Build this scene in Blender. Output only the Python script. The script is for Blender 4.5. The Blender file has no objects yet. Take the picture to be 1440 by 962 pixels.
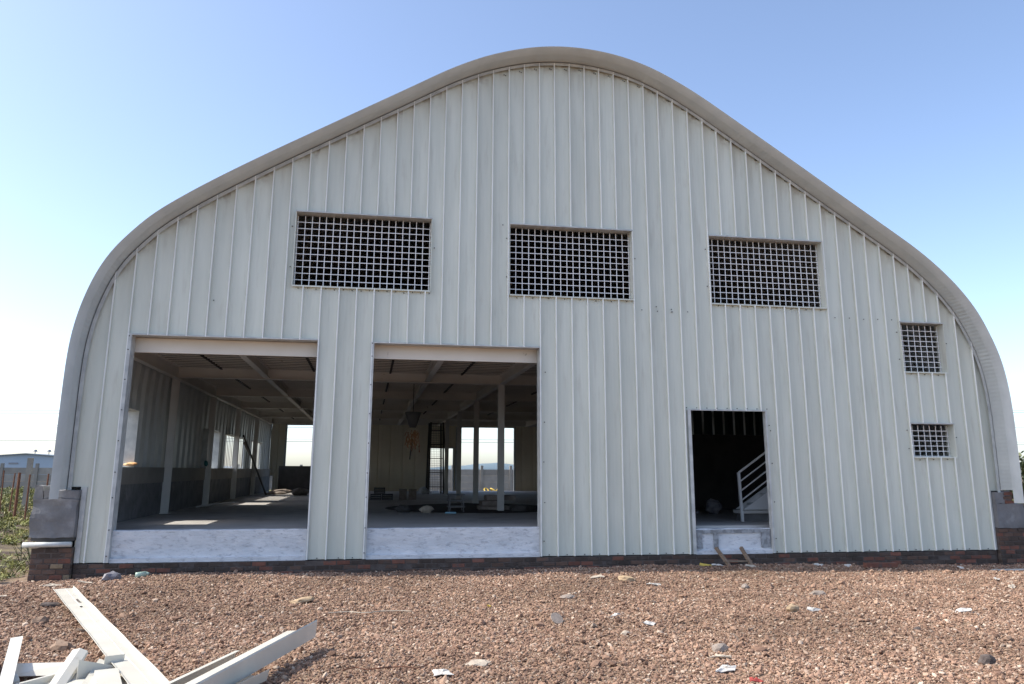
import bpy, bmesh, math, random
from mathutils import Vector, Matrix, noise
R = math.radians
random.seed(11)
S = bpy.context.scene
C = S.collection

# ------------------------------------------------------------------ camera
YAW, PIT, ROL = R(9.942), R(12.127), R(0.214)
Fv = Vector((math.sin(YAW)*math.cos(PIT), math.cos(YAW)*math.cos(PIT), math.sin(PIT)))
Rv = Vector((math.cos(YAW), -math.sin(YAW), 0)); Uv = Rv.cross(Fv)
R2 = math.cos(ROL)*Rv + math.sin(ROL)*Uv; U2 = -math.sin(ROL)*Rv + math.cos(ROL)*Uv
cd = bpy.data.cameras.new('camera'); cam = bpy.data.objects.new('camera', cd); C.objects.link(cam)
cd.sensor_width = 36; cd.lens = 36*1122.5/1440; cd.shift_y = -59.9/1440
cd.clip_start = 0.05; cd.clip_end = 6000
M = Matrix((R2, U2, -Fv)).transposed().to_4x4(); M.translation = Vector((4.340, -14.152, 1.443))
cam.matrix_world = M
S.camera = cam

# ------------------------------------------------------------------ light
SUN = Vector((1.0, -0.062, -1.10)).normalized()          # direction of travel
el = math.asin(-SUN.z); az = math.atan2(-SUN.x, -SUN.y)   # towards the sun, clockwise from +Y
w = bpy.data.worlds.new('World'); S.world = w; w.use_nodes = True
nt = w.node_tree; nt.nodes.clear()
sky = nt.nodes.new('ShaderNodeTexSky'); sky.sky_type = 'NISHITA'; sky.sun_disc = False
sky.sun_elevation = el; sky.sun_rotation = az; sky.air_density = .7; sky.dust_density = 1.4; sky.ozone_density = 0.0
bg = nt.nodes.new('ShaderNodeBackground'); bg.inputs[1].default_value = 0.15
out = nt.nodes.new('ShaderNodeOutputWorld')
nt.links.new(sky.outputs[0], bg.inputs[0]); nt.links.new(bg.outputs[0], out.inputs[0])
sd = bpy.data.lights.new('sun', 'SUN'); sd.energy = 2.8; sd.angle = R(0.55); sd.color = (1, .94, .84)
sun = bpy.data.objects.new('sun', sd); C.objects.link(sun)
sun.rotation_euler = SUN.to_track_quat('-Z', 'Y').to_euler(); sun.location = (-20, 0, 30)
S.view_settings.view_transform = 'Standard'; S.view_settings.look = 'None'
S.view_settings.exposure = 1.15; S.view_settings.gamma = 1.0
S.render.engine = 'CYCLES'
S.cycles.max_bounces = 8; S.cycles.diffuse_bounces = 5

# ------------------------------------------------------------------ materials
def mat(name, col, rough=.7, col2=None, scale=5, detail=4, bump=0, bscale=None, metal=0, spec=.4, rnd=0, stretch=None,
        stain=None, stain_scale=3, stain_lo=.55, stain_hi=.65, contrast=(.3, .7)):
    m = bpy.data.materials.new(name); m.use_nodes = True
    n = m.node_tree.nodes; l = m.node_tree.links; b = n['Principled BSDF']
    b.inputs['Roughness'].default_value = rough; b.inputs['Metallic'].default_value = metal
    b.inputs['Specular IOR Level'].default_value = spec
    tc = n.new('ShaderNodeTexCoord'); src = tc.outputs['Object']
    geo = n.new('ShaderNodeNewGeometry'); src = geo.outputs['Position']
    if stretch:
        mp = n.new('ShaderNodeMapping'); mp.inputs['Scale'].default_value = stretch
        l.new(src, mp.inputs[0]); src = mp.outputs[0]
    cur = None
    if col2:
        t = n.new('ShaderNodeTexNoise'); t.inputs['Scale'].default_value = scale; t.inputs['Detail'].default_value = detail
        l.new(src, t.inputs['Vector'])
        r = n.new('ShaderNodeValToRGB'); r.color_ramp.elements[0].position = contrast[0]; r.color_ramp.elements[1].position = contrast[1]
        r.color_ramp.elements[0].color = (*col, 1); r.color_ramp.elements[1].color = (*col2, 1)
        l.new(t.outputs['Fac'], r.inputs[0]); cur = r.outputs[0]
    if stain:
        t = n.new('ShaderNodeTexNoise'); t.inputs['Scale'].default_value = stain_scale; t.inputs['Detail'].default_value = 8; t.inputs['Roughness'].default_value = .65
        l.new(src, t.inputs['Vector'])
        r = n.new('ShaderNodeMapRange'); r.inputs[1].default_value = stain_lo; r.inputs[2].default_value = stain_hi
        l.new(t.outputs['Fac'], r.inputs[0])
        mx = n.new('ShaderNodeMix'); mx.data_type = 'RGBA'; l.new(r.outputs[0], mx.inputs[0])
        if cur: l.new(cur, mx.inputs[6])
        else: mx.inputs[6].default_value = (*col, 1)
        mx.inputs[7].default_value = (*stain, 1); cur = mx.outputs[2]
    if rnd:
        oi = n.new('ShaderNodeObjectInfo'); mr = n.new('ShaderNodeMapRange')
        mr.inputs[3].default_value = 1-rnd; mr.inputs[4].default_value = 1+rnd; l.new(oi.outputs['Random'], mr.inputs[0])
        vm = n.new('ShaderNodeVectorMath'); vm.operation = 'SCALE'; l.new(mr.outputs[0], vm.inputs['Scale'])
        if cur: l.new(cur, vm.inputs[0])
        else: vm.inputs[0].default_value = col
        cur = vm.outputs[0]
    if cur: l.new(cur, b.inputs['Base Color'])
    else: b.inputs['Base Color'].default_value = (*col, 1)
    if bump:
        t = n.new('ShaderNodeTexNoise'); t.inputs['Scale'].default_value = bscale or scale*4; t.inputs['Detail'].default_value = 6
        l.new(src, t.inputs['Vector'])
        bp = n.new('ShaderNodeBump'); bp.inputs['Strength'].default_value = 1; bp.inputs['Distance'].default_value = bump
        l.new(t.outputs['Fac'], bp.inputs['Height']); l.new(bp.outputs[0], b.inputs['Normal'])
    return m

M_WALL = mat('painted_wall_sheet', (.56, .585, .515), .33, (.63, .65, .575), 2.2, 6, .0016, 1.2, rnd=.055, stretch=(3, 3, .35),
             stain=(.45, .445, .38), stain_scale=2.6, stain_lo=.54, stain_hi=.85)
M_SEAM_LIT = mat('seam_highlight', (.80, .82, .79), .35, (.72, .74, .71), 3, 4)  # lighter rib colour, stands in for light caught along the seams
n_ = M_WALL.node_tree.nodes; l_ = M_WALL.node_tree.links; b_ = n_['Principled BSDF']
at_ = n_.new('ShaderNodeAttribute'); at_.attribute_name = 'soil'
pw = n_.new('ShaderNodeMath'); pw.operation = 'POWER'; pw.inputs[1].default_value = 2.5; l_.new(at_.outputs['Fac'], pw.inputs[0])
g_ = n_.new('ShaderNodeNewGeometry'); tn = n_.new('ShaderNodeTexNoise'); tn.inputs['Scale'].default_value = 7; tn.inputs['Detail'].default_value = 6; l_.new(g_.outputs['Position'], tn.inputs['Vector'])
mr_ = n_.new('ShaderNodeMapRange'); mr_.inputs[1].default_value = .40; mr_.inputs[2].default_value = .62; l_.new(tn.outputs['Fac'], mr_.inputs[0])
mu_ = n_.new('ShaderNodeMath'); mu_.operation = 'MULTIPLY'; l_.new(pw.outputs[0], mu_.inputs[0]); l_.new(mr_.outputs[0], mu_.inputs[1])
mx_ = n_.new('ShaderNodeMix'); mx_.data_type = 'RGBA'; l_.new(mu_.outputs[0], mx_.inputs[0]); l_.new(b_.inputs['Base Color'].links[0].from_socket, mx_.inputs[6]); mx_.inputs[7].default_value = (.24, .19, .14, 1)
l_.new(mx_.outputs[2], b_.inputs['Base Color'])
M_ROOF = mat('roof_sheet', (.46, .49, .485), .40, (.54, .57, .56), 3, 4, .0008, 6, spec=.5)
M_SHED = mat('far_roof_sheet', (.30, .38, .46), .5, (.36, .44, .52), .2, 3)
M_TRIM = mat('white_trim', (.56, .58, .56), .4, (.38, .40, .40), 6, 4)
M_BAR = mat('grille_paint', (.80, .80, .79), .45)
M_STEEL = mat('white_rail_paint', (.70, .71, .71), .4)
M_BEAM = mat('painted_steel', (.74, .71, .65), .5, (.66, .63, .57), 1.5, 5, stain=(.26, .21, .16), stain_scale=4, stain_lo=.66, stain_hi=.74)
M_COL = mat('column_paint', (.66, .65, .62), .5, (.58, .57, .54), 2, 4)
M_DECK_SHADE = mat('deck_sheet', (.07, .06, .05), .6, (.05, .045, .04), .8, 5)  # darkened so the shade of the deck recesses is in the colour
M_ROD = mat('dark_rod', (.05, .045, .04), .6)
M_FLOOR = mat('floor_concrete', (.50, .485, .46), .75, (.42, .405, .38), 1.1, 8, .002, 14, stain=(.27, .255, .24), stain_scale=.9, stain_lo=.52, stain_hi=.7)
M_CONC = mat('grey_render', (.12, .122, .125), .9, (.20, .20, .205), 3.0, 8, .016, 9, stain=(.27, .275, .28), stain_scale=3.2, stain_lo=.56, stain_hi=.75)
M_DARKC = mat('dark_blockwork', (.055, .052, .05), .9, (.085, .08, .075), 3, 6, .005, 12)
M_WASH = mat('whitewash', (.66, .68, .70), .85, (.54, .57, .60), 3.5, 8, .012, 11, stain=(.40, .42, .45), stain_scale=9, stain_lo=.53, stain_hi=.66, stretch=(1, 1, 2.4))
M_MORTAR = mat('mortar', (.12, .10, .09), .95, (.07, .055, .05), 8, 6, .008, 30)
M_BRICK = [mat('brick_clay_%s' % k, c, .9, tuple(x*.7 for x in c), 14, 6, .004, 40, rnd=.18, stain=(.10, .085, .08), stain_scale=7, stain_lo=.52, stain_hi=.7)
           for k, c in (('red', (.20, .085, .06)), ('brown', (.13, .08, .06)), ('dark', (.075, .055, .045)), ('pale', (.26, .20, .13)))]
M_WOOD = mat('weathered_wood', (.16, .11, .075), .85, (.24, .18, .13), 9, 6, .002, 40, stretch=(1, 1, 6))
M_RUST = mat('rusty_steel', (.10, .045, .03), .85, (.16, .07, .04), 20, 4)
M_SCRAP = mat('offcut_white', (.58, .56, .49), .36, (.50, .48, .42), 2.5, 5, rnd=.03, stain=(.45, .40, .33), stain_scale=5, stain_lo=.66, stain_hi=.80)
M_SCREW = mat('screw_head', (.03, .03, .03), .5)
M_HOLE = mat('black_cloth', (.02, .02, .022), .9)
M_LEAF = mat('leaf_green', (.15, .165, .05), .6, (.22, .21, .08), 3, 3, rnd=.35)
M_DRY = mat('dry_grass', (.26, .23, .08), .8, (.17, .20, .05), 1.2, 3, rnd=.3)
M_DLEAF = mat('dark_leaf', (.05, .075, .03), .6, (.09, .10, .04), 3, 3, rnd=.35)
M_CWALL = mat('precast_wall', (.30, .285, .26), .9, (.23, .22, .20), 2, 6, .004, 18, rnd=.12)
M_YEL = mat('yellow_plastic', (.55, .40, .08), .6); M_ORANGE = mat('orange_cloth', (.75, .34, .10), .8, (.85, .6, .35), 12, 3)
M_TEAL = mat('teal_cloth', (.03, .16, .17), .7); M_RED = mat('red_plastic', (.30, .05, .04), .7)
M_PALE = mat('pale_chip', (.50, .44, .35), .85, (.36, .30, .24), 12, 5, .003, 40, rnd=.1)
M_PAPER = mat('white_paper', (.62, .60, .56), .8, (.48, .45, .40), 14, 5, .003, 30, stain=(.25, .22, .19), stain_scale=12, stain_lo=.56, stain_hi=.66)
M_TAN = mat('tan_stone', (.45, .33, .20), .9, (.32, .24, .16), 10, 6, .006, 25)
M_GREY = mat('grey_stone', (.20, .165, .14), .9, (.30, .255, .22), 12, 6, .006, 25)
M_BROWN = mat('brown_stone', (.18, .12, .085), .95, (.28, .20, .145), 14, 6, .008, 25)
M_BAG = mat('woven_bag', (.34, .33, .34), .8, (.12, .12, .15), 9, 4, .01, 14)
M_CRATE = mat('black_crate', (.02, .022, .028), .5)
M_GREEN = mat('green_plastic', (.38, .50, .42), .3); M_WIRE = mat('wire', (.25, .26, .28), .6)
M_HILL = mat('hazy_hill', (.20, .27, .32), 1, (.26, .33, .37), .02, 4)  # distance haze put into the hill's blue-grey colour

def gravel_mat(name):
    m = bpy.data.materials.new(name); m.use_nodes = True
    n = m.node_tree.nodes; l = m.node_tree.links; b = n['Principled BSDF']; b.inputs['Roughness'].default_value = .92
    b.inputs['Specular IOR Level'].default_value = .25
    oi = n.new('ShaderNodeObjectInfo')
    r = n.new('ShaderNodeValToRGB'); e = r.color_ramp.elements
    cols = [(0, (.105, .064, .046)), (.20, (.19, .117, .083)), (.42, (.29, .183, .127)), (.60, (.235, .150, .108)), (.78, (.355, .237, .166)), (.91, (.29, .222, .172)), (1, (.50, .40, .31))]
    e[0].position, e[0].color = cols[0][0], (*cols[0][1], 1); e[1].position, e[1].color = 1, (*cols[-1][1], 1)
    for p, c in cols[1:-1]:
        q = e.new(p); q.color = (*c, 1)
    l.new(oi.outputs['Random'], r.inputs[0])
    geo = n.new('ShaderNodeNewGeometry'); t = n.new('ShaderNodeTexNoise'); t.inputs['Scale'].default_value = .45; t.inputs['Detail'].default_value = 5
    l.new(geo.outputs['Position'], t.inputs['Vector'])
    t2 = n.new('ShaderNodeTexNoise'); t2.inputs['Scale'].default_value = 90; l.new(geo.outputs['Position'], t2.inputs['Vector'])
    mr = n.new('ShaderNodeMapRange'); mr.inputs[1].default_value = .35; mr.inputs[2].default_value = .65; mr.inputs[3].default_value = .80; mr.inputs[4].default_value = 1.25
    l.new(t.outputs['Fac'], mr.inputs[0])
    mr2 = n.new('ShaderNodeMapRange'); mr2.inputs[3].default_value = .8; mr2.inputs[4].default_value = 1.2; l.new(t2.outputs['Fac'], mr2.inputs[0])
    mm = n.new('ShaderNodeMath'); mm.operation = 'MULTIPLY'; l.new(mr.outputs[0], mm.inputs[0]); l.new(mr2.outputs[0], mm.inputs[1])
    vm = n.new('ShaderNodeVectorMath'); vm.operation = 'SCALE'; l.new(r.outputs[0], vm.inputs[0]); l.new(mm.outputs[0], vm.inputs['Scale'])
    l.new(vm.outputs[0], b.inputs['Base Color'])
    return m
M_GRAVEL = gravel_mat('gravel_stone')
def ground_mat():
    m = bpy.data.materials.new('soil_and_grit'); m.use_nodes = True
    n = m.node_tree.nodes; l = m.node_tree.links; b = n['Principled BSDF']; b.inputs['Roughness'].default_value = .95
    geo = n.new('ShaderNodeNewGeometry')
    v = n.new('ShaderNodeTexVoronoi'); v.inputs['Scale'].default_value = 26; l.new(geo.outputs['Position'], v.inputs['Vector'])
    r = n.new('ShaderNodeValToRGB'); e = r.color_ramp.elements
    e[0].color = (.11, .07, .045, 1); e[1].color = (.30, .20, .13, 1); q = e.new(.5); q.color = (.20, .135, .088, 1)
    sx = n.new('ShaderNodeSeparateColor'); l.new(v.outputs['Color'], sx.inputs[0]); l.new(sx.outputs[0], r.inputs[0])
    # left bank and land behind: brown soil with dry growth
    t = n.new('ShaderNodeTexNoise'); t.inputs['Scale'].default_value = 1.3; t.inputs['Detail'].default_value = 8; l.new(geo.outputs['Position'], t.inputs['Vector'])
    r2 = n.new('ShaderNodeValToRGB'); f = r2.color_ramp.elements
    f[0].position = .40; f[0].color = (.055, .034, .022, 1); f[1].position = .66; f[1].color = (.15, .12, .055, 1)
    l.new(t.outputs['Fac'], r2.inputs[0])
    sp = n.new('ShaderNodeSeparateXYZ'); l.new(geo.outputs['Position'], sp.inputs[0])
    a = n.new('ShaderNodeMapRange'); a.inputs[1].default_value = -.9; a.inputs[2].default_value = -1.6; l.new(sp.outputs[0], a.inputs[0])
    c = n.new('ShaderNodeMapRange'); c.inputs[1].default_value = 0; c.inputs[2].default_value = 3; l.new(sp.outputs[1], c.inputs[0])
    mm = n.new('ShaderNodeMath'); mm.operation = 'MAXIMUM'; l.new(a.outputs[0], mm.inputs[0]); l.new(c.outputs[0], mm.inputs[1])
    d = n.new('ShaderNodeMapRange'); d.inputs[1].default_value = -4.5; d.inputs[2].default_value = -1.5; l.new(sp.outputs[1], d.inputs[0])
    m2 = n.new('ShaderNodeMath'); m2.operation = 'MULTIPLY'; l.new(mm.outputs[0], m2.inputs[0]); l.new(d.outputs[0], m2.inputs[1])
    mx = n.new('ShaderNodeMix'); mx.data_type = 'RGBA'; l.new(m2.outputs[0], mx.inputs[0]); l.new(r.outputs[0], mx.inputs[6]); l.new(r2.outputs[0], mx.inputs[7])
    l.new(mx.outputs[2], b.inputs['Base Color'])
    bp = n.new('ShaderNodeBump'); bp.inputs['Distance'].default_value = .015; l.new(v.outputs['Distance'], bp.inputs['Height']); bp.invert = True
    l.new(bp.outputs[0], b.inputs['Normal'])
    return m
M_GROUND = ground_mat()

# ------------------------------------------------------------------ helpers
def obj(name, verts, faces, m, parent=None, loc=None, smooth=False):
    me = bpy.data.meshes.new(name); me.from_pydata([tuple(v) for v in verts], [], faces); me.update()
    if smooth:
        for p in me.polygons: p.use_smooth = True
    me.materials.append(m)
    o = bpy.data.objects.new(name, me); C.objects.link(o)
    if parent: o.parent = parent
    if loc is not None: o.location = loc
    return o
def tag(o, label=None, cat=None, group=None, kind=None):
    if label: o['label'] = label
    if cat: o['category'] = cat
    if group: o['group'] = group
    if kind: o['kind'] = kind
    return o
def empty(name, loc, label, cat, group=None):
    o = bpy.data.objects.new(name, None); C.objects.link(o); o.location = loc
    return tag(o, label, cat, group)
class MB:
    def __init__(s): s.v = []; s.f = []
    def box(s, x0, x1, y0, y1, z0, z1, j=0):
        b = len(s.v)
        for x, y, z in ((x0, y0, z0), (x1, y0, z0), (x1, y1, z0), (x0, y1, z0), (x0, y0, z1), (x1, y0, z1), (x1, y1, z1), (x0, y1, z1)):
            s.v.append((x+random.uniform(-j, j), y+random.uniform(-j, j), z+random.uniform(-j, j)))
        s.f += [tuple(b+i for i in q) for q in ((0, 3, 2, 1), (4, 5, 6, 7), (0, 1, 5, 4), (1, 2, 6, 5), (2, 3, 7, 6), (3, 0, 4, 7))]
        return s
    def bar(s, p, q, w, h=None, up=(0, 0, 1)):
        h = h or w; p = Vector(p); q = Vector(q); d = (q-p).normalized(); u = Vector(up)
        if abs(d.dot(u)) > .99: u = Vector((1, 0, 0))
        a = d.cross(u).normalized()*w/2; c = a.cross(d).normalized()*h/2; b = len(s.v)
        for e in (p, q):
            for k in ((-1, -1), (1, -1), (1, 1), (-1, 1)): s.v.append(tuple(e+a*k[0]+c*k[1]))
        s.f += [tuple(b+i for i in q_) for q_ in ((0, 1, 2, 3), (7, 6, 5, 4), (0, 4, 5, 1), (1, 5, 6, 2), (2, 6, 7, 3), (3, 7, 4, 0))]
        return s
    def tube(s, pts, r, n=8, r2=None):
        pts = [Vector(p) for p in pts]; b0 = len(s.v); k = len(pts)
        for i, p in enumerate(pts):
            d = (pts[min(i+1, k-1)]-pts[max(i-1, 0)]).normalized(); u = Vector((0, 0, 1)) if abs(d.z) < .9 else Vector((1, 0, 0))
            a = d.cross(u).normalized(); c = a.cross(d); rr = r if r2 is None else r+(r2-r)*i/(k-1)
            for j in range(n):
                t = 2*math.pi*j/n; s.v.append(tuple(p+(a*math.cos(t)+c*math.sin(t))*rr))
        for i in range(k-1):
            for j in range(n): s.f.append((b0+i*n+j, b0+i*n+(j+1) % n, b0+(i+1)*n+(j+1) % n, b0+(i+1)*n+j))
        s.f.append(tuple(b0+j for j in range(n))[::-1]); s.f.append(tuple(b0+(k-1)*n+j for j in range(n)))
        return s
    def plate(s, pts, t):
        """polygon given in order, extruded by t along its normal"""
        pts = [Vector(p) for p in pts]; nrm = (pts[1]-pts[0]).cross(pts[2]-pts[0]).normalized()*t; b = len(s.v); n = len(pts)
        s.v += [tuple(p) for p in pts]+[tuple(p+nrm) for p in pts]
        s.f += [tuple(b+i for i in range(n))[::-1], tuple(b+n+i for i in range(n))]
        for i in range(n): s.f.append((b+i, b+(i+1) % n, b+n+(i+1) % n, b+n+i))
        return s
    def prof(s, sec, p, q, up=(0, 0, 1), t=.004, n=1, wob=0):
        """open folded-sheet section (list of (a,b)) swept from p to q, given thickness t"""
        p = Vector(p); q = Vector(q); d = (q-p).normalized(); a = d.cross(Vector(up)).normalized(); c = a.cross(d).normalized()
        k = len(sec); nr = []
        for i in range(k):
            e = Vector(sec[min(i+1, k-1)])-Vector(sec[max(i-1, 0)]); e.normalize(); nr.append(Vector((-e.y, e.x))*t)
        b = len(s.v)
        for m_ in range(n+1):
            o = p+(q-p)*m_/n + Vector((0, 0, wob*math.sin(m_*1.7)))
            for i in range(k): s.v.append(tuple(o+a*sec[i][0]+c*sec[i][1]))
            for i in range(k): s.v.append(tuple(o+a*(sec[i][0]+nr[i].x)+c*(sec[i][1]+nr[i].y)))
        w_ = 2*k
        for m_ in range(n):
            o0 = b+m_*w_; o1 = o0+w_
            for i in range(k-1):
                s.f.append((o0+i, o1+i, o1+i+1, o0+i+1)); s.f.append((o0+k+i, o0+k+i+1, o1+k+i+1, o1+k+i))
            s.f.append((o0, o0+k, o1+k, o1)); s.f.append((o0+k-1, o1+k-1, o1+2*k-1, o0+2*k-1))
        for o0 in (b, b+n*w_):
            for i in range(k-1): s.f.append((o0+i, o0+i+1, o0+k+i+1, o0+k+i))
        return s
    def make(s, name, m, parent=None, loc=None, smooth=False): return obj(name, s.v, s.f, m, parent, loc, smooth)
def nz(x, y, z=0): return noise.noise(Vector((x, y, z)))
def lump(mb_pts, name, m, parent, off, amp=.012, cuts=5):
    x0, x1, y0, y1, z0, z1 = mb_pts
    bm = bmesh.new(); bmesh.ops.create_cube(bm, size=1)
    bmesh.ops.scale(bm, vec=(x1-x0, y1-y0, z1-z0), verts=bm.verts); bmesh.ops.translate(bm, vec=((x0+x1)/2, (y0+y1)/2, (z0+z1)/2), verts=bm.verts)
    bmesh.ops.subdivide_edges(bm, edges=bm.edges, cuts=cuts, use_grid_fill=True)
    for vv in bm.verts:
        p = vv.co; d = Vector((nz(p.x*5, p.y*5, p.z*5+7), nz(p.x*5+9, p.y*5, p.z*5), nz(p.x*7, p.y*5+4, p.z*6)))*amp; vv.co = p+d
    me = bpy.data.meshes.new(name); bm.to_mesh(me); bm.free(); me.materials.append(m)
    o = bpy.data.objects.new(name, me); C.objects.link(o); o.parent = parent
    if off is not None: o.location = off
    return o
def share(o, parent, loc=None, rot=None, scale=None, m=None):
    c = o.copy(); C.objects.link(c); c.parent = parent
    if loc is not None: c.location = loc
    if rot is not None: c.rotation_euler = rot
    if scale is not None: c.scale = scale
    return c

# ------------------------------------------------------------------ ground (one sheet to the horizon)
def sstep(a, b, x):
    t = max(0, min(1, (x-a)/(b-a))); return t*t*(3-2*t)
def gz(x, y):
    z = -.215 - .05*sstep(9, 16, x)
    near = 1-sstep(2, 12, abs(y+3) if y < -3 else 0)
    if y < 1.5:
        z += .03*nz(x*.6, y*.6, 1) + .028*nz(x*1.7, y*1.7, 5) + .012*nz(x*4.5, y*4.5, 6)
        z += .10*math.exp(-((x-1.9)/1.6)**2-((y+1.1)/1.1)**2)            # spill of gravel against the left doorway
        z += .035*math.exp(-((x-6.0)/2.5)**2-((y+1.6)/1.1)**2)
        z += .05*math.exp(-((x-11.0)/2.8)**2-((y+.45)/.45)**2)
        z -= .05*sstep(.6, -.6, x)
    if x < -.9:                                                          # grassy bank left of the building
        k = sstep(-.9, -3, x)
        z += k*(.20*nz(x*.5, y*.35, 3)+.10*nz(x*1.6, y*1.2, 8)) + .25*k*sstep(4, 20, y) - .15*k*(1-sstep(2, 6, y))
    return z
xs = [-3000, -1200, -500, -200, -90, -50] + [-34+i*1.0 for i in range(28)] + [-6+i*.25 for i in range(12)] + [-3+i*.1 for i in range(231)] + [20.5+i for i in range(12)] + [40, 60, 120, 300, 900, 3000]
ys = [-200, -60, -30, -20] + [-15+i*.5 for i in range(10)] + [-10+i*.1 for i in range(111)] + [1.5+i*.6 for i in range(40)] + [27, 30, 33, 36, 40, 45, 60, 90, 150, 300, 700, 1500, 4000]
gv = [(x, y, gz(x, y)) for y in ys for x in xs]; nx = len(xs)
gf = [(j*nx+i, j*nx+i+1, (j+1)*nx+i+1, (j+1)*nx+i) for j in range(len(ys)-1) for i in range(nx-1)]
tag(obj('ground', gv, gf, M_GROUND, smooth=True), kind='structure')

# ------------------------------------------------------------------ arch profile of the roof
raw = [(-.385, .99), (-.385, 1.45), (-.388, 2.1), (-.386, 2.7), (-.378, 3.17), (-.345, 3.6), (-.26, 4.05), (-.10, 4.55), (.10, 4.93), (.319, 5.21), (.60, 5.52), (.938, 5.80),
       (1.553, 6.235), (2.428, 6.79), (3.106, 7.20), (3.991, 7.735), (4.882, 8.27), (5.50, 8.65), (5.95, 8.885), (6.409, 9.085), (7.013, 9.268), (7.5, 9.35), (7.95, 9.375), (8.4, 9.35),
       (8.85, 9.28), (9.3, 9.155), (9.739, 8.975), (10.358, 8.645), (10.971, 8.25), (11.592, 7.85), (12.485, 7.265), (13.431, 6.64), (14.36, 6.03), (14.85, 5.70), (15.252, 5.375),
       (15.60, 5.04), (15.866, 4.72), (16.06, 4.42), (16.21, 4.10), (16.36, 3.72), (16.455, 3.30), (16.505, 2.80), (16.515, 2.2), (16.51, 1.6), (16.50, .88)]
def resample(P, ds):
    P = [Vector((p[0], 0, p[1])) for p in P]; Q = []
    for i in range(len(P)-1):
        p0 = P[max(i-1, 0)]; p1 = P[i]; p2 = P[i+1]; p3 = P[min(i+2, len(P)-1)]
        n = 24
        for k in range(n):
            t = k/n
            Q.append(.5*((2*p1)+(-p0+p2)*t+(2*p0-5*p1+4*p2-p3)*t*t+(-p0+3*p1-3*p2+p3)*t**3))
    Q.append(P[-1])
    for _ in range(160):
        Q = [Q[0]]+[(Q[i-1]+Q[i]*2+Q[i+1])/4 for i in range(1, len(Q)-1)]+[Q[-1]]
    out = [Q[0]]; acc = 0
    L = sum((Q[i+1]-Q[i]).length for i in range(len(Q)-1)); n = round(L/ds); step = L/n; tgt = step
    for i in range(len(Q)-1):
        d = (Q[i+1]-Q[i]).length
        while acc+d >= tgt-1e-9 and len(out) < n:
            out.append(Q[i].lerp(Q[i+1], (tgt-acc)/d)); tgt += step
        acc += d
    out.append(Q[-1]); return out
CUR = resample(raw, .1)
def normals(P):
    N = []
    for i in range(len(P)):
        d = (P[min(i+1, len(P)-1)]-P[max(i-1, 0)]).normalized(); N.append(Vector((-d.z, 0, d.x)))
    return N
CN = normals(CUR)
def ztop(x):
    """height of the arch soffit at x"""
    best = None
    for i in range(len(CUR)-1):
        a, b = CUR[i], CUR[i+1]
        if (a.x-x)*(b.x-x) <= 0 and abs(a.x-b.x) > 1e-6:
            z = a.z+(b.z-a.z)*(x-a.x)/(b.x-a.x)
            if best is None or z > best: best = z
    return best if best else 3.0

LEN = 26.55
wh = empty('warehouse', (8, 0, 0), 'large pale grey metal warehouse with arched roof, open doorways and grilled windows', 'building')
def P(o):   # parent that keeps world coordinates
    o.parent = wh; o.location = o.location - wh.location if o.location.length > 0 else -wh.location; return o
def wpart(mb, name, m, smooth=False, label=None):
    o = mb.make(name, m, wh, loc=(-8, 0, 0), smooth=smooth)
    if label: o['label'] = label
    return o

# roof panels (each one arch of folded sheet); the front one has the crimps on its bends
PER = .61; Y0 = -.50
SEC = [(0, .085), (.15, .0), (.455, .0), (.60, .085), (.61, .085)]
def arch_mesh(P_, N_, ranges, sec, crimp=False):
    v = []; f = []
    for (a, b) in ranges:
        base = len(v); k = len(sec)
        for i in range(a, b+1):
            for (y, r) in sec:
                c = 0
                if crimp and .13 < y < .46 and r < .01:
                    c = CR[i]*(1 if .16 < y < .40 else .3)
                q = P_[i]+N_[i]*(r-c); v.append((q.x, y, q.z))
        for i in range(b-a):
            for j in range(k-1):
                f.append((base+i*k+j, base+(i+1)*k+j, base+(i+1)*k+j+1, base+i*k+j+1))
    return v, f
FINE = resample(raw, .0125); FN = normals(FINE)
CR = []
for i in range(len(FINE)):
    j0, j1 = max(0, i-30), min(len(FINE)-1, i+30)
    curv = FN[j0].angle(FN[j1])/((j1-j0)*.0125)
    s_ = i*.0125
    straight = .35 if (FINE[i].z < 3 or FINE[i].x > 10.8) else 0
    left = FINE[i].x < 8
    amp = min(1, max(0, (curv-.12)/.28))*(.007 if left and FINE[i].z > 4 else .012)
    if straight: amp = max(amp, .004)
    if 5 < FINE[i].x < 9.4: amp = 0
    CR.append(amp*(.5+.5*math.cos(2*math.pi*s_/.075))*(.7+.6*nz(s_*1.3, 3)))
fsec = [(0, .085), (.012, .072), (.15, .0), (.165, 0), (.20, 0), (.28, 0), (.36, 0), (.43, .0), (.455, .0), (.60, .085), (.61, .085)]
v, f = arch_mesh(FINE, FN, [(0, len(FINE)-1)], fsec, True)
ks_ = len(fsec)
f = [q for q in f if not (fsec[min(i % ks_ for i in q)][1] < .001 and (v[q[0]][2] < 1.12))]
o = obj('roof_panel', v, f, M_ROOF, wh, (-8, Y0, 0), True)
win_k = {4, 5, 18, 19, 20, 24, 25, 26, 27, 28, 29, 30, 34, 35, 36, 37, 38}
full = arch_mesh(CUR, CN, [(0, len(CUR)-1)], SEC)
i0 = max(i for i in range(60) if CUR[i].z < 1.50); i1 = min(i for i in range(60) if CUR[i].z > 2.58)
cut = arch_mesh(CUR, CN, [(0, i0), (i1, len(CUR)-1)], SEC)
fo = obj('roof_panel', *full, M_ROOF, wh, (-8, Y0+PER, 0), False)
co = obj('roof_panel', *cut, M_ROOF, wh, (-8, Y0+4*PER, 0), False)
NK = int((LEN+.5-Y0)/PER)
for k in range(2, NK):
    if k == 4: continue
    share(co if k in win_k else fo, wh, (-8, Y0+k*PER, 0))
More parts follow.
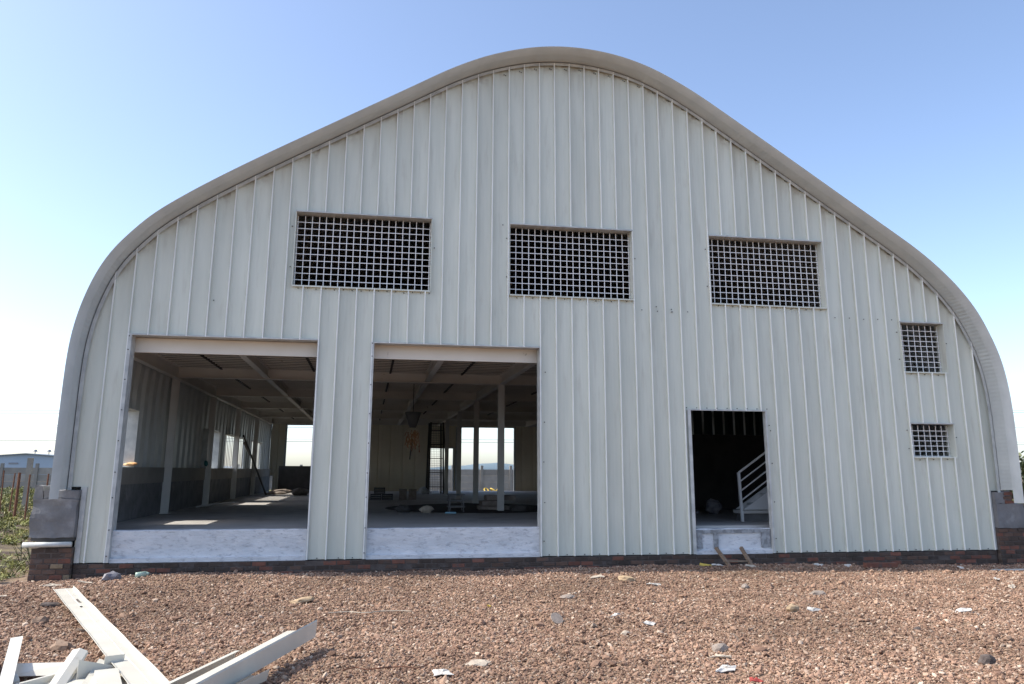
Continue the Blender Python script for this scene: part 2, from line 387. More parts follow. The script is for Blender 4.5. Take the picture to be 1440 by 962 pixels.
# edge flashing under the arch, in front of the wall
v = []; f = []
for i in range(len(CUR)):
    for (y, r) in ((-.012, -.014), (-.052, -.014), (-.055, -.075), (-.05, -.075), (-.047, -.018), (-.012, -.018)):
        q = CUR[i]+CN[i]*r; v.append((q.x, y, q.z))
for i in range(len(CUR)-1):
    for j in range(5): f.append((i*6+j, i*6+j+1, (i+1)*6+j+1, (i+1)*6+j))
o = obj('edge_flashing', v, f, M_TRIM, wh, (-8, 0, 0), False)

# ------------------------------------------------------------------ front and rear walls, sheet by sheet
ribs = [-.025, .274, .582, .886, 1.196, 1.508, 1.82, 2.128, 2.439, 2.756, 3.066, 3.381, 3.69, 3.995, 4.302, 4.605, 4.908, 5.209, 5.51, 5.813, 6.118, 6.416, 6.725, 7.024, 7.328, 7.631, 7.93,
        8.234, 8.533, 8.834, 9.141, 9.451, 9.748, 10.055, 10.36, 10.674, 10.969, 11.274, 11.58, 11.889, 12.196, 12.505, 12.817, 13.123, 13.435, 13.745, 14.053, 14.36, 14.665, 14.960, 15.264, 15.567, 15.896, 16.222]
DOORS = [(.345, 3.388, -.1, 3.655), (4.352, 7.333, -.1, 3.64), (10.182, 11.672, -.1, 2.56)]
WINS = [(2.892, 5.31, 4.62, 5.975), (6.770, 9.145, 4.616, 5.962), (10.705, 13.108, 4.608, 5.955), (14.676, 15.64, 3.387, 4.376), (14.69, 15.63, 1.735, 2.373)]
OPEN = DOORS+WINS
def jit(i, z): return .005*nz(i*3.1, z*.5) + .0015*nz(i*5.3, z*1.3, 4)
def wall(ribs, openings, y, sgn, name, z0=0, amp=1, step=.45, wm=None):
    edges = ribs
    for i in range(len(edges)-1):
        xa, xb = edges[i], edges[i+1]; w_ = xb-xa
        prof = [(0, 0), (.003, -.042), (.009, -.055), (.021, -.056), (.028, -.046), (.031, .003), (.06, .007), (.11, .012), (.17, .014), (.23, .010), (w_-.03, .004), (w_, 0)]
        if i == 0 and xa < -.3: prof = [(0, 0), (.1, 0), (.19, 0), (w_, 0)]
        if w_ < .2: prof = [(0, 0), (.002, -.032), (.008, -.044), (.020, -.046), (.027, -.036), (.031, -.002), (w_, 0)]
        cols = [(xa+p, d) for p, d in prof]
        for (a, b, c, d) in openings:
            for e in (a, b):
                if xa+.002 < e < xb-.002 and all(abs(e-q[0]) > .002 for q in cols):
                    k = max(j for j in range(len(cols)) if cols[j][0] < e)
                    t = (e-cols[k][0])/(cols[k+1][0]-cols[k][0]); cols.insert(k+1, (e, cols[k][1]*(1-t)+cols[k+1][1]*t))
        levels = {z0}
        for (a, b, c, d) in openings:
            if b > xa and a < xb: levels |= {max(c, z0), d}
        zt = [ztop(min(max(c[0], -.37), 16.50))-.02 for c in cols]
        if i == 0 and xa < -.3: levels.add(1.17)
        if xb > 16.3: levels.add(1.10)
        z = z0
        while z < max(zt): z += step; levels.add(round(z, 3))
        L = sorted(levels); L = [L[0]]+[q for j, q in enumerate(L[1:]) if q-L[j] > .004]
        cells = set()
        for c in range(len(cols)-1):
            xm = (cols[c][0]+cols[c+1][0])/2; lim = min(zt[c], zt[c+1])
            rows = [q for q in L if q < lim-.03]
            for r_ in range(len(rows)):
                lo = rows[r_]; hi = rows[r_+1] if r_+1 < len(rows) else None
                zm = (lo+(hi if hi else lim))/2
                if any(a <= xm <= b and cc <= zm <= d for a, b, cc, d in openings): continue
                if xm < -.155 and zm < 1.17: continue
                if xm > 16.275 and zm < 1.10: continue
                cells.add((c, lo, hi))
        # split into vertically separate sheets
        los = sorted({c[1] for c in cells}); groups = []; cur = []
        for q in los:
            prev = [c for c in cells if c[2] is not None and abs(c[2]-q) < 1e-6]
            if cur and not prev: groups.append(cur); cur = []
            cur.append(q)
        groups.append(cur)
        for g in groups:
            v = []; f = []; idx = {}
            def V(c, z, key):
                if (c, key) not in idx:
                    x, d = cols[c]; t = (x-xa)/w_
                    edge = any(abs(x-e) < .003 for o_ in openings for e in o_[:2])
                    jx = 0 if edge else (jit(i, z)*(1-t)+jit(i+1, z)*t)*amp
                    oil = .004*nz(i*2.7+c, z*.9, 7)*amp if -.01 < d <= 0 and 0 < c < len(cols)-1 else 0
                    idx[(c, key)] = len(v); v.append((x+jx, y+(d+oil)*sgn, z))
                return idx[(c, key)]
            for (c, lo, hi) in sorted(cells, key=lambda q: (q[0], q[1])):
                if lo not in g: continue
                a = V(c, lo, lo); b = V(c+1, lo, lo)
                if hi is None: d = V(c+1, zt[c+1], 'top'); e = V(c, zt[c], 'top')
                else: d = V(c+1, hi, hi); e = V(c, hi, hi)
                # close staircase next to a column whose stack is taller
                f.append((a, b, d, e))
            # fill between last row and neighbour rows where stacks differ in height
            for c in range(len(cols)-1):
                pass
            if f:
                po = obj(name, v, f, wm or M_WALL, wh, (-8, 0, 0))
                at = po.data.attributes.new('soil', 'FLOAT', 'POINT'); vals = [0.0]*len(v)
                for (c_, key), q in idx.items():
                    if key == 'top': vals[q] = 1.0
                at.data.foreach_set('value', vals)
                if amp:
                    po.data.materials.append(M_SEAM_LIT); dm = [(c, lo) for (c, lo, hi) in sorted(cells, key=lambda q: (q[0], q[1])) if lo in g]
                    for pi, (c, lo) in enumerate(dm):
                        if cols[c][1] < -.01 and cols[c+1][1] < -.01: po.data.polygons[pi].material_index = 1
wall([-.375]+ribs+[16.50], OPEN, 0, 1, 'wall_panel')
ROP = [(.35, 3.4, -.5, 3.60), (7.33, 8.52, .3, 2.53), (8.66, 11.62, .46, 3.58)]
rr = [-.375]+[-.03+.6*k for k in range(28)]+[16.50]
M_REAR = mat('cream_rear_sheet', (.84, .77, .60), .5, (.78, .71, .55), 1.5, 4)
wall(rr, ROP, LEN, -1, 'rear_wall_panel', amp=0, step=1.5, wm=M_REAR)
for (a, b, c, d) in ROP:
    m_ = MB()
    for xx in (a, b): m_.box(xx-.04, xx+.04, LEN-.12, LEN-.01, c if c > 0 else .46, d+.04)
    m_.box(a+.04, b-.04, LEN-.12, LEN-.01, d, d+.04)
    wpart(m_, 'rear_door_frame', M_TRIM)

# door trims, reveals
for n_, (a, b, c, d) in enumerate(DOORS):
    dd = .20 if n_ < 2 else .06
    fr = wpart(MB().box(a-.004, b+.004, -.052, -.046, d-.004, d+.022).box(a, b, -.046, dd, d+.0, d+.006), 'door_frame', M_TRIM)
    for s_, x in ((-1, a), (1, b)):
        j = MB()
        if s_ < 0: j.box(x-.055, x+.004, -.050, -.045, 0, d+.02).box(x, x+.005, -.045, dd, .0, d).box(x-.055, x-.05, -.045, -.004, 0, d)
        else: j.box(x-.004, x+.030, -.050, -.045, 0, d+.02).box(x-.005, x, -.045, dd, .0, d).box(x+.025, x+.03, -.045, -.004, 0, d)
        j.make('jamb', M_TRIM, fr)
# window trims and grilles
def grille(a, b, c, d, nv, nh):
    fr = wpart(MB().box(a-.012, b+.012, -.060, -.047, d-.004, d+.020).box(a-.012, b+.012, -.047, .20, d-.002, d+.004), 'window', M_TRIM)
    MB().box(a-.004, b+.004, -.050, -.044, c-.022, c+.004).box(a, b, -.044, .18, c-.006, c).make('sill_trim', M_WALL, fr)
    for s_, x in ((-1, a), (1, b)):
        j = MB()
        if s_ < 0: j.box(x-.012, x+.003, -.050, -.045, c, d).box(x, x+.004, -.045, .20, c, d)
        else: j.box(x-.003, x+.012, -.050, -.045, c, d).box(x-.004, x, -.045, .20, c, d)
        j.make('side_trim', M_WALL, fr)
    yb = .13; h = d-c-.03
    v0 = MB().box(-.0068, .0068, yb-.004, yb+.004, 0, h).make('grille_bar', M_BAR, fr, (a+.02, 0, c+.006))
    for k in range(1, nv+1): share(v0, fr, (a+.02+(b-a-.04)*k/nv+random.uniform(-.002, .002), 0, c+.006), (0, random.uniform(-.0025, .0025), 0))
    h0 = MB().box(0, b-a-.012, yb-.011, yb-.0045, -.0065, .0065).make('grille_bar', M_BAR, fr, (a+.006, 0, c+.02))
    for k in range(1, nh): share(h0, fr, (a+.006, 0, c+.02+(h-.02)*k/nh+random.uniform(-.002, .002)), (0, random.uniform(-.0015, .0015), 0))
grille(*WINS[0], 19, 11); grille(*WINS[1], 19, 11); grille(*WINS[2], 19, 11); grille(*WINS[3], 7, 9); grille(*WINS[4], 7, 6)
# screws
sc = MB()
def screw(x, z, y=-.003):
    sc.box(x-.008, x+.008, y-.012, y, z-.008, z+.008)
for (a, b, c, d) in WINS:
    for i in range(len(ribs)-1):
        for fx in ((.3, .78) if c > 4.5 and a < 5 else (.6,)):
            x = ribs[i]+.305*fx
            if a < x < b: screw(x, c-.045+random.uniform(-.01, .01))
    screw(a-.055, c+.25*(d-c)); screw(b+.06, c+.6*(d-c)); screw(a-.06, c+.8*(d-c))
for i in range(len(ribs)-1):
    x = ribs[i]+.17
    if 9.2 < x < 10.4 or 13.2 < x < 14.7: screw(x, 4.42+random.uniform(-.01, .01))
    z = ztop(x)-.10-random.uniform(0, .03)
    if 6.5 < x < 16: screw(x+.06, z); screw(x+.09, z-.015)
    if x > 3.5 and not any(a-.05 < x < b+.05 for a, b, _, _ in DOORS): screw(x+random.uniform(-.05, .05), .02)
screw(9.6, 4.5); screw(9.9, 4.46); screw(9.9, 4.41); screw(6.64, 5.95); screw(1.6, 4.3)
for x in (.315, 4.325):
    for z in (.1, .5, 1.0, 1.4, 1.9, 2.4, 2.9, 3.4, 3.63): screw(x, z, -.05)
for x in (7.40, 11.74):
    for z in (.25, .9, 1.6, 2.3, 3.2): screw(x+random.uniform(0, .04), z if x < 8 or z < 2.5 else 2.2)
for k in range(9): screw(10.1+k*.2, 2.60, -.052)
o = wpart(sc, 'screw_heads', M_SCREW); o['kind'] = 'stuff'

# corner trims beside the plinth blocks
wpart(MB().box(-.16, -.085, -.030, -.004, 0, 1.16), 'corner_trim', M_TRIM)
wpart(MB().box(16.225, 16.285, -.040, -.004, 0, 1.10), 'corner_trim', M_TRIM)

# thresholds
for (a, b, c, d) in DOORS:
    zt = .485 if a < 9 else .43
    n = 60; v = []; f = []
    rows = [(-.010, -.01), (-.010, .055), (.045, .065), (.050, .2), (.045, .33), (.040, zt-.01), (.055, zt), (.40, zt-.012)]
    for i in range(n+1):
        x = a+.006+(b-a-.012)*i/n
        for j, (y, z) in enumerate(rows):
            v.append((x, y+.006*nz(x*5, z*7, 2)+(.02*max(0, nz(x*3, z*4, 9)) if 2 <= j <= 6 else 0), z+.010*nz(x*4, j, 3)*(j in (5, 6))+(.003*nz(x*9, 2))*(j == 1)))
    k = len(rows)
    for i in range(n):
        for j in range(k-1): f.append((i*k+j, (i+1)*k+j, (i+1)*k+j+1, i*k+j+1))
    th = obj('threshold', v, f, M_WASH, wh, (-8, 0, 0), False)
for k, (x0, x1, z0, z1) in enumerate(((10.21, 10.33, .09, .36), (10.55, 10.64, .09, .36), (11.48, 11.655, .10, .38), (10.2, 11.66, .35, .415))):
    lump((x0, x1, .022, .07, z0, z1), 'rough_mortar', mat('rough_mortar', (.33, .35, .37), .95, (.20, .21, .22), 16, 8, .012, 24, contrast=(.4, .6)) if k == 0 else bpy.data.materials['rough_mortar'], wh, (-8, 0, 0), .014, 6)
# brick footing: mortar core with single bricks
def brick_wall(name, parent, x0, x1, yf, z0, z1, bw=.225, bh=.075, mats=(0, 1, 1, 2), depth=.10, off=(0, 0, 0), core=.3, alt=.5, end=False, miss=.03):
    core_o = MB().box(x0+.006, x1-.006, yf+.008, yf+core, z0, z1-.004).make(name, M_MORTAR, parent, off)
    protos = []
    for m_i in mats:
        bb = MB().box(-.5, .5, 0, 1, -.5, .5)
        me_o = bb.make('brick', M_BRICK[m_i], core_o); protos.append(me_o)
        bm = bmesh.new(); bm.from_mesh(me_o.data); bmesh.ops.scale(bm, vec=(bw-.014, depth, bh-.013), verts=bm.verts)
        bmesh.ops.bevel(bm, geom=[e for e in bm.edges], offset=.005, segments=1, affect='EDGES')
        for vv in bm.verts: vv.co += Vector((random.uniform(-.003, .003), random.uniform(-.002, .003), random.uniform(-.003, .003)))
        bm.to_mesh(me_o.data); bm.free()
    used = set(); r_ = 0; z = z1-bh/2-.002
    while z > z0:
        x = x0-(bw*alt if r_ % 2 else 0)
        while x < x1-.02:
            a = max(x, x0); b = min(x+bw, x1)
            if b-a > .05 and random.random() > miss:
                k = random.randrange(len(mats)); loc = ((a+b)/2, yf+random.uniform(-.008, .006), z+random.uniform(-.003, .003))
                sx = (b-a)/bw*random.uniform(.95, 1.0)
                rot = (random.uniform(-.03, .03), random.uniform(-.015, .015), random.uniform(-.03, .03))
                if k not in used:
                    used.add(k); q = protos[k]; q.location = loc; q.rotation_euler = rot; q.scale = (sx, 1, 1)
                else: share(protos[k], core_o, loc, rot, (sx, 1, 1))
            x += bw
        z -= bh; r_ += 1
    for k, q in enumerate(protos):
        if k not in used: bpy.data.objects.remove(q)
    return core_o
brick_wall('brick_footing', wh, -.165, 16.28, -.035, -.42, -.012, mats=(1, 2, 0, 2, 2), off=(-8, 0, 0), core=.5)

# ------------------------------------------------------------------ interior
FZ = .46
# slab, side parapets
flo = wpart(MB().box(-.3, 16.44, .38, LEN, -.3, FZ), 'floor_slab', M_FLOOR)
wpart(MB().box(-.80, -.30, .145, LEN, -.35, 1.16), 'parapet_wall', M_CONC)
wpart(MB().box(16.44, 16.86, .145, LEN, -.35, 1.10), 'parapet_wall', M_CONC)
wpart(MB().box(-.295, -.28, .45, LEN-.2, 1.16, 1.49), 'skirting_sheet', M_CWALL)
# H columns and I beams
def ibeam(mb, p, q, h, w_, t=.02):
    """I section with its top at the z of p and q"""
    p = Vector(p); q = Vector(q); dn = Vector((0, 0, 1))
    mb.bar(p-dn*t/2, q-dn*t/2, w_, t); mb.bar(p-dn*(h-t/2), q-dn*(h-t/2), w_, t); mb.bar(p-dn*h/2, q-dn*h/2, t, h-2*t)
ZB = 3.575; ZD = 3.83
YC = [5.815+4.768*k for k in range(5)]
def column(x, y):
    m_ = MB(); s = .075
    m_.box(x-s, x+s, y-s, y-s+.014, FZ, ZB).box(x-s, x+s, y+s-.014, y+s, FZ, ZB).box(x-.008, x+.008, y-s+.014, y+s-.014, FZ, ZB)
    m_.box(x-.13, x+.13, y-.13, y+.13, FZ, FZ+.015)
    return wpart(m_, 'steel_column', M_COL)
for y in YC[:4]: column(-.22, y)
for y in YC[:4]: column(7.574, y)
column(11.9, YC[1]); column(11.9, YC[2])
YB = [1.45]+YC
for k, y in enumerate(YB):
    m_ = MB(); ibeam(m_, (-.34, y, ZD-.002), (16.3 if k else 13.9, y, ZD-.002), ZD-.002-ZB, .15); wpart(m_, 'cross_beam', M_BEAM)
for x, hh in ((-.17, .30), (1.86, .23), (5.69, .23), (7.574, .25), (11.9, .25)):
    for k in range(len(YB)-1):
        m_ = MB(); ibeam(m_, (x, YB[k]+.08, ZD-.006), (x, YB[k+1]-.08, ZD-.006), hh, .13); wpart(m_, 'floor_beam', M_BEAM)
for x in (.80, 2.95, 4.78, 6.55, 9.3, 13.5):
    for k in range(len(YB)-1): wpart(MB().bar((x, YB[k]+.08, ZD-.03), (x, YB[k+1]-.08, ZD-.03), .045, .045), 'tie_bar', M_ROD)
# corrugated deck
v = []; f = []; y = .25; pts = []
while y < LEN-.3:
    for dy, dz in ((0, .05), (.10, .05), (.11, .11), (.29, .11)): pts.append((y+dy, ZD+dz))
    y += .30
for (yy, zz) in pts: v += [(-.34, yy, zz), (16.4 if yy > 3.3 else 14.2, yy, zz)]
f = [(2*i, 2*i+1, 2*i+3, 2*i+2) for i in range(len(pts)-1)]
b = len(v); v += [(-.34, .25, ZD+.16), (14.2, .25, ZD+.16), (14.2, 3.3, ZD+.16), (16.4, 3.3, ZD+.16), (16.4, LEN-.02, ZD+.16), (-.34, LEN-.02, ZD+.16)]; f.append((b, b+1, b+2, b+3, b+4, b+5))
obj('deck_sheet', v, f, M_DECK_SHADE, wh, (-8, 0, 0))
pu = None  # pale strips added so the deck ribs show as light and dark bands
for k in range(84):
    y = 1.75+.30*k
    if any(abs(y-q) < .12 for q in YB) or y > LEN-.3: continue
    if pu is None: pu = MB().box(-.33, 13.9, -.028, .028, ZD-.032, ZD-.010).make('added_deck_strip', M_BEAM, wh, (-8, y, 0))
    else: share(pu, wh, (-8, y, 0))
# header girt inside the front wall above the doorways, back of the wall
for (a, b, c, d) in DOORS[:2]:
    m_ = MB().box(a-.10, b+.10, .28, .29, 3.405, 3.70).box(a-.10, b+.10, .29, .36, 3.405, 3.412).box(a-.10, b+.10, .29, .36, 3.693, 3.70).box(a-.10, b+.10, .255, .28, 3.64, 3.648)
    wpart(m_, 'door_header', M_BEAM)
# window surrounds in the left side wall
for ks in ((4, 6), (18, 21), (24, 31), (34, 39)):
    ya = Y0+ks[0]*PER; yb = Y0+ks[1]*PER-.01
    xi = -.26 if ks[0] < 20 else -.385
    m_ = MB().box(-.50 if xi > -.3 else -.43, xi, ya-.0, ya+.012, 1.49, 2.60).box(-.50 if xi > -.3 else -.43, xi, yb-.012, yb, 1.49, 2.60).box(-.50, -.26, ya, yb, 2.60, 2.615).box(-.50, -.26, ya, yb, 1.475, 1.49)
    wf = wpart(m_, 'side_window_frame', M_TRIM)
    if ks[0] > 20:
        yy = ya+.3
        while yy < yb-.1: MB().box(-.42, -.408, yy-.05, yy+.05, 1.49, 2.60).make('added_slit_mullion', M_BEAM, wf); yy += .305  # added and spaced to break the rear windows into bright slits
# partitions added behind the small doorway to keep its room dark
wpart(MB().box(8.95, 9.05, .3, 6.6, FZ, ZD-.3), 'added_partition', M_DARKC)  # unseen side wall, added to block light from the middle doorway
wpart(MB().box(9.05, 16.43, 6.5, 6.6, FZ, 2.42), 'added_partition', M_DARKC)
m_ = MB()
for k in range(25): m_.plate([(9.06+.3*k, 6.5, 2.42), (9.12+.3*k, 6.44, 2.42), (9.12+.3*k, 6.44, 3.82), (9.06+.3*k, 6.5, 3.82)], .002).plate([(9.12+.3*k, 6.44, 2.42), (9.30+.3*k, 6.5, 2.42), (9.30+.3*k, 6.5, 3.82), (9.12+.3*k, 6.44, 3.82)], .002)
wpart(m_, 'shade_sheet', mat('dark_shade_teal', (.035, .055, .05), .5))  # added ribbed sheet, shade of the wall beyond put into its dark colour
wpart(MB().box(.35, 3.9, 24.0, 24.15, FZ, 1.62, .01), 'low_partition_wall', M_DARKC)
# soil patch on the slab between the columns
v = []; f = []; n = 24
for i in range(n): a = 2*math.pi*i/n; v.append((7.2+2.4*math.cos(a)*(1+.12*nz(i, 1)), 7.9+2.7*math.sin(a)*(1+.1*nz(i, 5)), FZ+.006))
v += [(7.2+(p[0]-7.2)*.75, 7.9+(p[1]-7.9)*.75, FZ+.05+.02*nz(p[0]*2, p[1]*2)) for p in v[:n]]
f = [(i, (i+1) % n, n+(i+1) % n, n+i) for i in range(n)]+[tuple(range(n, 2*n))]
tag(obj('loose_soil', v, f, mat('dark_soil', (.035, .03, .028), .95, (.06, .05, .045), 8, 5, .02, 20)), kind='stuff')

# ------------------------------------------------------------------ stairs seen through the small doorway
st = empty('staircase', (11.82, 1.5, FZ), 'white steel staircase with tubular handrail just inside the small doorway', 'staircase')
sl = math.tan(R(34)); X0 = 11.83
m_ = MB().bar((X0, 1.50, FZ), (X0-.03, 1.50, 1.43), .05).make('newel_post', M_STEEL, st, (-11.82, -1.5, -FZ))
for k, h in enumerate((.97, .78, .59, .40)):
    m_ = MB().tube([(X0-.02, 1.50, FZ+h), (X0+3.2, 1.50, FZ+h+3.2*sl)], .022 if k == 0 else .015); m_.make('rail', M_STEEL, st, (-11.82, -1.5, -FZ), True)
for yy in (1.53, 1.88):
    MB().plate([(X0+.05, yy, FZ+.23), (X0+3.2, yy, FZ+.23), (X0+3.2, yy, FZ+.23+3.0*sl)][::-1], .015).make('side_panel', M_STEEL, st, (-11.82, -1.5, -FZ))
MB().box(X0-.0, X0+1.3, 1.50, 1.90, FZ+.155, FZ+.215).make('landing', M_COL, st, (-11.82, -1.5, -FZ))
for k in range(11):
    x = X0+.30+k*.275; z = FZ+.36+k*.185
    MB().box(x, x+.30, 1.55, 1.87, z-.02, z).box(x+.28, x+.295, 1.55, 1.87, z, z+.165).make('tread', M_STEEL, st, (-11.82, -1.5, -FZ))
MB().box(X0+.05, X0+1.2, 1.56, 1.86, FZ, FZ+.15).make('base_step', M_CONC, st, (-11.82, -1.5, -FZ))
MB().box(X0-.02, X0+.02, 1.46, 1.50, FZ, FZ+.20).make('foot_post', M_STEEL, st, (-11.82, -1.5, -FZ))

# ------------------------------------------------------------------ plinths either side
pl = empty('brick_plinth', (-.35, -.3, -.3), 'brick plinth with grey rendered block and white pipe at the left corner of the warehouse', 'plinth')
OFF = (.35, .3, .3)
brick_wall('brick_base', pl, -.775, -.170, -.115, -.55, .245, bw=.20, bh=.080, mats=(0, 1, 2, 1, 0, 2, 1, 3), off=OFF, depth=.12, core=.25, miss=0)
lump((-.825, -.172, -.135, .14, .40, .985), 'rendered_block', M_CONC, pl, OFF, .026, 9)
lump((-.672, -.178, -.120, .14, .99, 1.125), 'capping_block', M_CONC, pl, OFF, .030, 7)
lump((-.825, -.685, -.115, .14, .99, 1.19), 'capping_block', M_CONC, pl, OFF, .030, 5)
lump((-.80, -.175, -.105, .10, .345, .397), 'mortar_bed', M_DARKC, pl, OFF, .014, 6)
m_ = MB().tube([(-.88, -.16, .293), (-.18, -.155, .298)], .040, 14).make('white_pipe', M_TRIM, pl, OFF, True)
pr = empty('brick_plinth', (16.1, -.3, -.3), 'brick plinth with grey rendered block and broken top at the right warehouse corner', 'plinth')
OFF = (-16.1, .3, .3)
brick_wall('brick_base', pr, 16.285, 16.93, -.115, -.55, .405, bw=.21, bh=.080, mats=(1, 2, 2, 0, 1), off=OFF, depth=.12, core=.25, miss=0)
lump((16.29, 16.90, -.13, .14, .41, .855), 'rendered_block', M_CONC, pr, OFF, .016, 7)
lump((16.29, 16.52, -.115, .14, .86, 1.09), 'capping_block', M_CONC, pr, OFF, .030, 6)
for x_, z_, mi in ((16.60, 1.045, 0), (16.585, .965, 1), (16.60, .89, 0)):
    q = MB().box(-.09, .09, -.1, .1, -.033, .033, .008).make('brick', M_BRICK[mi], pr, (x_+OFF[0], -.02+OFF[1], z_+OFF[2])); q.rotation_euler = (0, 0, random.uniform(-.1, .1))
# ------------------------------------------------------------------ gravel
def rock_proto(seed, flat):
    rnd = random.Random(seed); bm = bmesh.new(); bmesh.ops.create_icosphere(bm, subdivisions=1, radius=1)
    for vv in bm.verts: vv.co *= rnd.uniform(.72, 1.25); vv.co.x *= 1.3; vv.co.z *= flat
    me = bpy.data.meshes.new('rock'); bm.to_mesh(me); bm.free(); me.materials.append(M_GRAVEL)
    return bpy.data.objects.new('stone_shape', me)
rocks = bpy.data.collections.new('stone_shapes')
for s_ in range(6): rocks.objects.link(rock_proto(s_, (.45, .6, .75, .5, .9, .65)[s_]))
def scatter(name, pts, coll, label=None, up=False):
    """pts: (x,y,z,scale). one object, geometry-node instances"""
    me = bpy.data.meshes.new(name); me.from_pydata([p[:3] for p in pts], [], [])
    a = me.attributes.new('size', 'FLOAT', 'POINT'); a.data.foreach_set('value', [p[3] for p in pts])
    o = bpy.data.objects.new(name, me); C.objects.link(o); tag(o, label, kind='stuff')
    ng = bpy.data.node_groups.new(name+'_nodes', 'GeometryNodeTree')
    ng.interface.new_socket('Geometry', in_out='INPUT', socket_type='NodeSocketGeometry'); ng.interface.new_socket('Geometry', in_out='OUTPUT', socket_type='NodeSocketGeometry')
    N = ng.nodes; L = ng.links; gi = N.new('NodeGroupInput'); go = N.new('NodeGroupOutput')
    ci = N.new('GeometryNodeCollectionInfo'); ci.inputs[0].default_value = coll; ci.inputs['Separate Children'].default_value = True; ci.inputs['Reset Children'].default_value = True
    ip = N.new('GeometryNodeInstanceOnPoints'); ip.inputs['Pick Instance'].default_value = True
    rv = N.new('FunctionNodeRandomValue'); rv.data_type = 'FLOAT_VECTOR'
    rv.inputs[0].default_value = (-.25, -.25, 0) if up else (0, 0, 0); rv.inputs[1].default_value = (.25, .25, 6.28) if up else (6.28, .9, 6.28)
    if not up: rv.inputs[0].default_value = (-.7, -.7, 0); rv.inputs[1].default_value = (.7, .7, 6.28)
    na = N.new('GeometryNodeInputNamedAttribute'); na.data_type = 'FLOAT'; na.inputs[0].default_value = 'size'
    L.new(gi.outputs[0], ip.inputs['Points']); L.new(ci.outputs[0], ip.inputs['Instance']); L.new(rv.outputs[0], ip.inputs['Rotation']); L.new(na.outputs[0], ip.inputs['Scale'])
    ri = N.new('FunctionNodeRandomValue'); ri.data_type = 'INT'; ri.inputs[4].default_value = 0; ri.inputs[5].default_value = 5
    L.new(ri.outputs[2], ip.inputs['Instance Index'])
    L.new(ip.outputs[0], go.inputs[0])
    md = o.modifiers.new('scatter', 'NODES'); md.node_group = ng
    return o
rg = random.Random(4); pts = []
while len(pts) < 350000:
    y = rg.uniform(-9.3, -.06)
    t = -y/9.0
    xa = -1.3+t*1.6; xb = 18.5-t*6.5
    x = rg.uniform(xa, xb) if rg.random() < .95 else rg.uniform(-2.5, 19)
    if x < -.9 and y > -.8: continue
    r = min(.032, .0072*math.exp(rg.gauss(0, .44)))
    if rg.random() < .004: r *= 1.9
    pts.append((x, y, gz(x, y)+r*rg.uniform(.0, .9), r))
scatter('gravel', pts, rocks)

# ------------------------------------------------------------------ loose debris on the gravel
def stone(name, x, y, size, m, label, cat, seed, zs=.5, lift=.4, group=None):
    rnd = random.Random(seed); bm = bmesh.new(); bmesh.ops.create_icosphere(bm, subdivisions=2, radius=1)
    for vv in bm.verts:
        p = vv.co.copy(); vv.co = p*(1+.35*nz(p.x*1.6+seed, p.y*1.6, p.z*1.6)); vv.co += Vector([rnd.uniform(-.06, .06) for _ in range(3)])
    bmesh.ops.scale(bm, vec=(size, size*.65, size*zs), verts=bm.verts)
    me = bpy.data.meshes.new(name); bm.to_mesh(me); bm.free(); me.materials.append(m)
    o = bpy.data.objects.new(name, me); C.objects.link(o); o.location = (x, y, gz(x, y)+size*zs*lift*.75); o.rotation_euler = (rnd.uniform(-.15, .15), rnd.uniform(-.15, .15), rnd.uniform(-1, 1))
    return tag(o, label, cat, group)
def chip(name, x, y, pts, t, m, label, cat, tilt=(0, 0, 0), lift=.03, curl=0):
    rnd = random.Random(int(x*100)+int(y*77)); t = min(t, .007); ring = []
    for i, (a, b) in enumerate(pts):
        a2, b2 = pts[(i+1) % len(pts)]
        for k in range(3):
            f_ = k/3; ring.append((.85*(a+(a2-a)*f_)+rnd.uniform(-.008, .008), .85*(b+(b2-b)*f_)+rnd.uniform(-.008, .008), rnd.uniform(-.010, .012)))
    n = len(ring); v = ring+[(p[0]*.5, p[1]*.5, rnd.uniform(-.004, .018)) for p in ring]+[(0, 0, rnd.uniform(0, .02))]
    f = [(i, (i+1) % n, n+(i+1) % n, n+i) for i in range(n)]+[(n+i, n+(i+1) % n, 2*n) for i in range(n)]
    b0 = len(v); v = v+[(p[0], p[1], p[2]-t) for p in v]; f = f+[tuple(b0+q for q in reversed(g)) for g in f]+[(i, i+b0, (i+1) % n+b0, (i+1) % n) for i in range(n)]
    o = obj(name, v, f, m, None, (x, y, gz(x, y)+lift*.6)); o.rotation_euler = tuple(q*.7 for q in tilt)
    return tag(o, label, cat)
stone('stone_slab', 3.57, -3.06, .17, M_TAN, 'flat tan stone slab casting a shadow, right of the long white offcut', 'stone', 3, .22, .9)
chip('paper_card', 5.01, -7.04, [(-.10, -.07), (.10, -.09), (.09, .09), (-.08, .08)], .004, M_PAPER, 'white creased card lying flat near the bottom centre of the gravel', 'card', (.12, .08, .2), .045)
stone('paper_scrap', 5.35, -6.75, .10, M_PALE, 'crumpled pale scrap just right of and behind the white card', 'scrap', 5, .25, .8)
m_ = MB(); m_.tube([(0, 0, 0), (0, 0, .012)], .075, 18); o = m_.make('disc', M_GREY, None, (6.48, -4.91, gz(6.48, -4.91)+.05)); o.rotation_euler = (.75, .1, .3)
tag(o, 'round grey disc standing tilted in the gravel near the centre', 'disc')
chip('plaster_chip', 7.41, -5.31, [(-.09, -.04), (.05, -.06), (.12, .02), (-.02, .06)], .012, M_PAPER, 'white angular plaster chip right of the round disc', 'chip', (.1, .2, 0), .04)
stone('pebble', 7.05, -5.62, .05, M_PALE, 'small cream pebble left of and below the angular plaster chip', 'pebble', 8, .7)
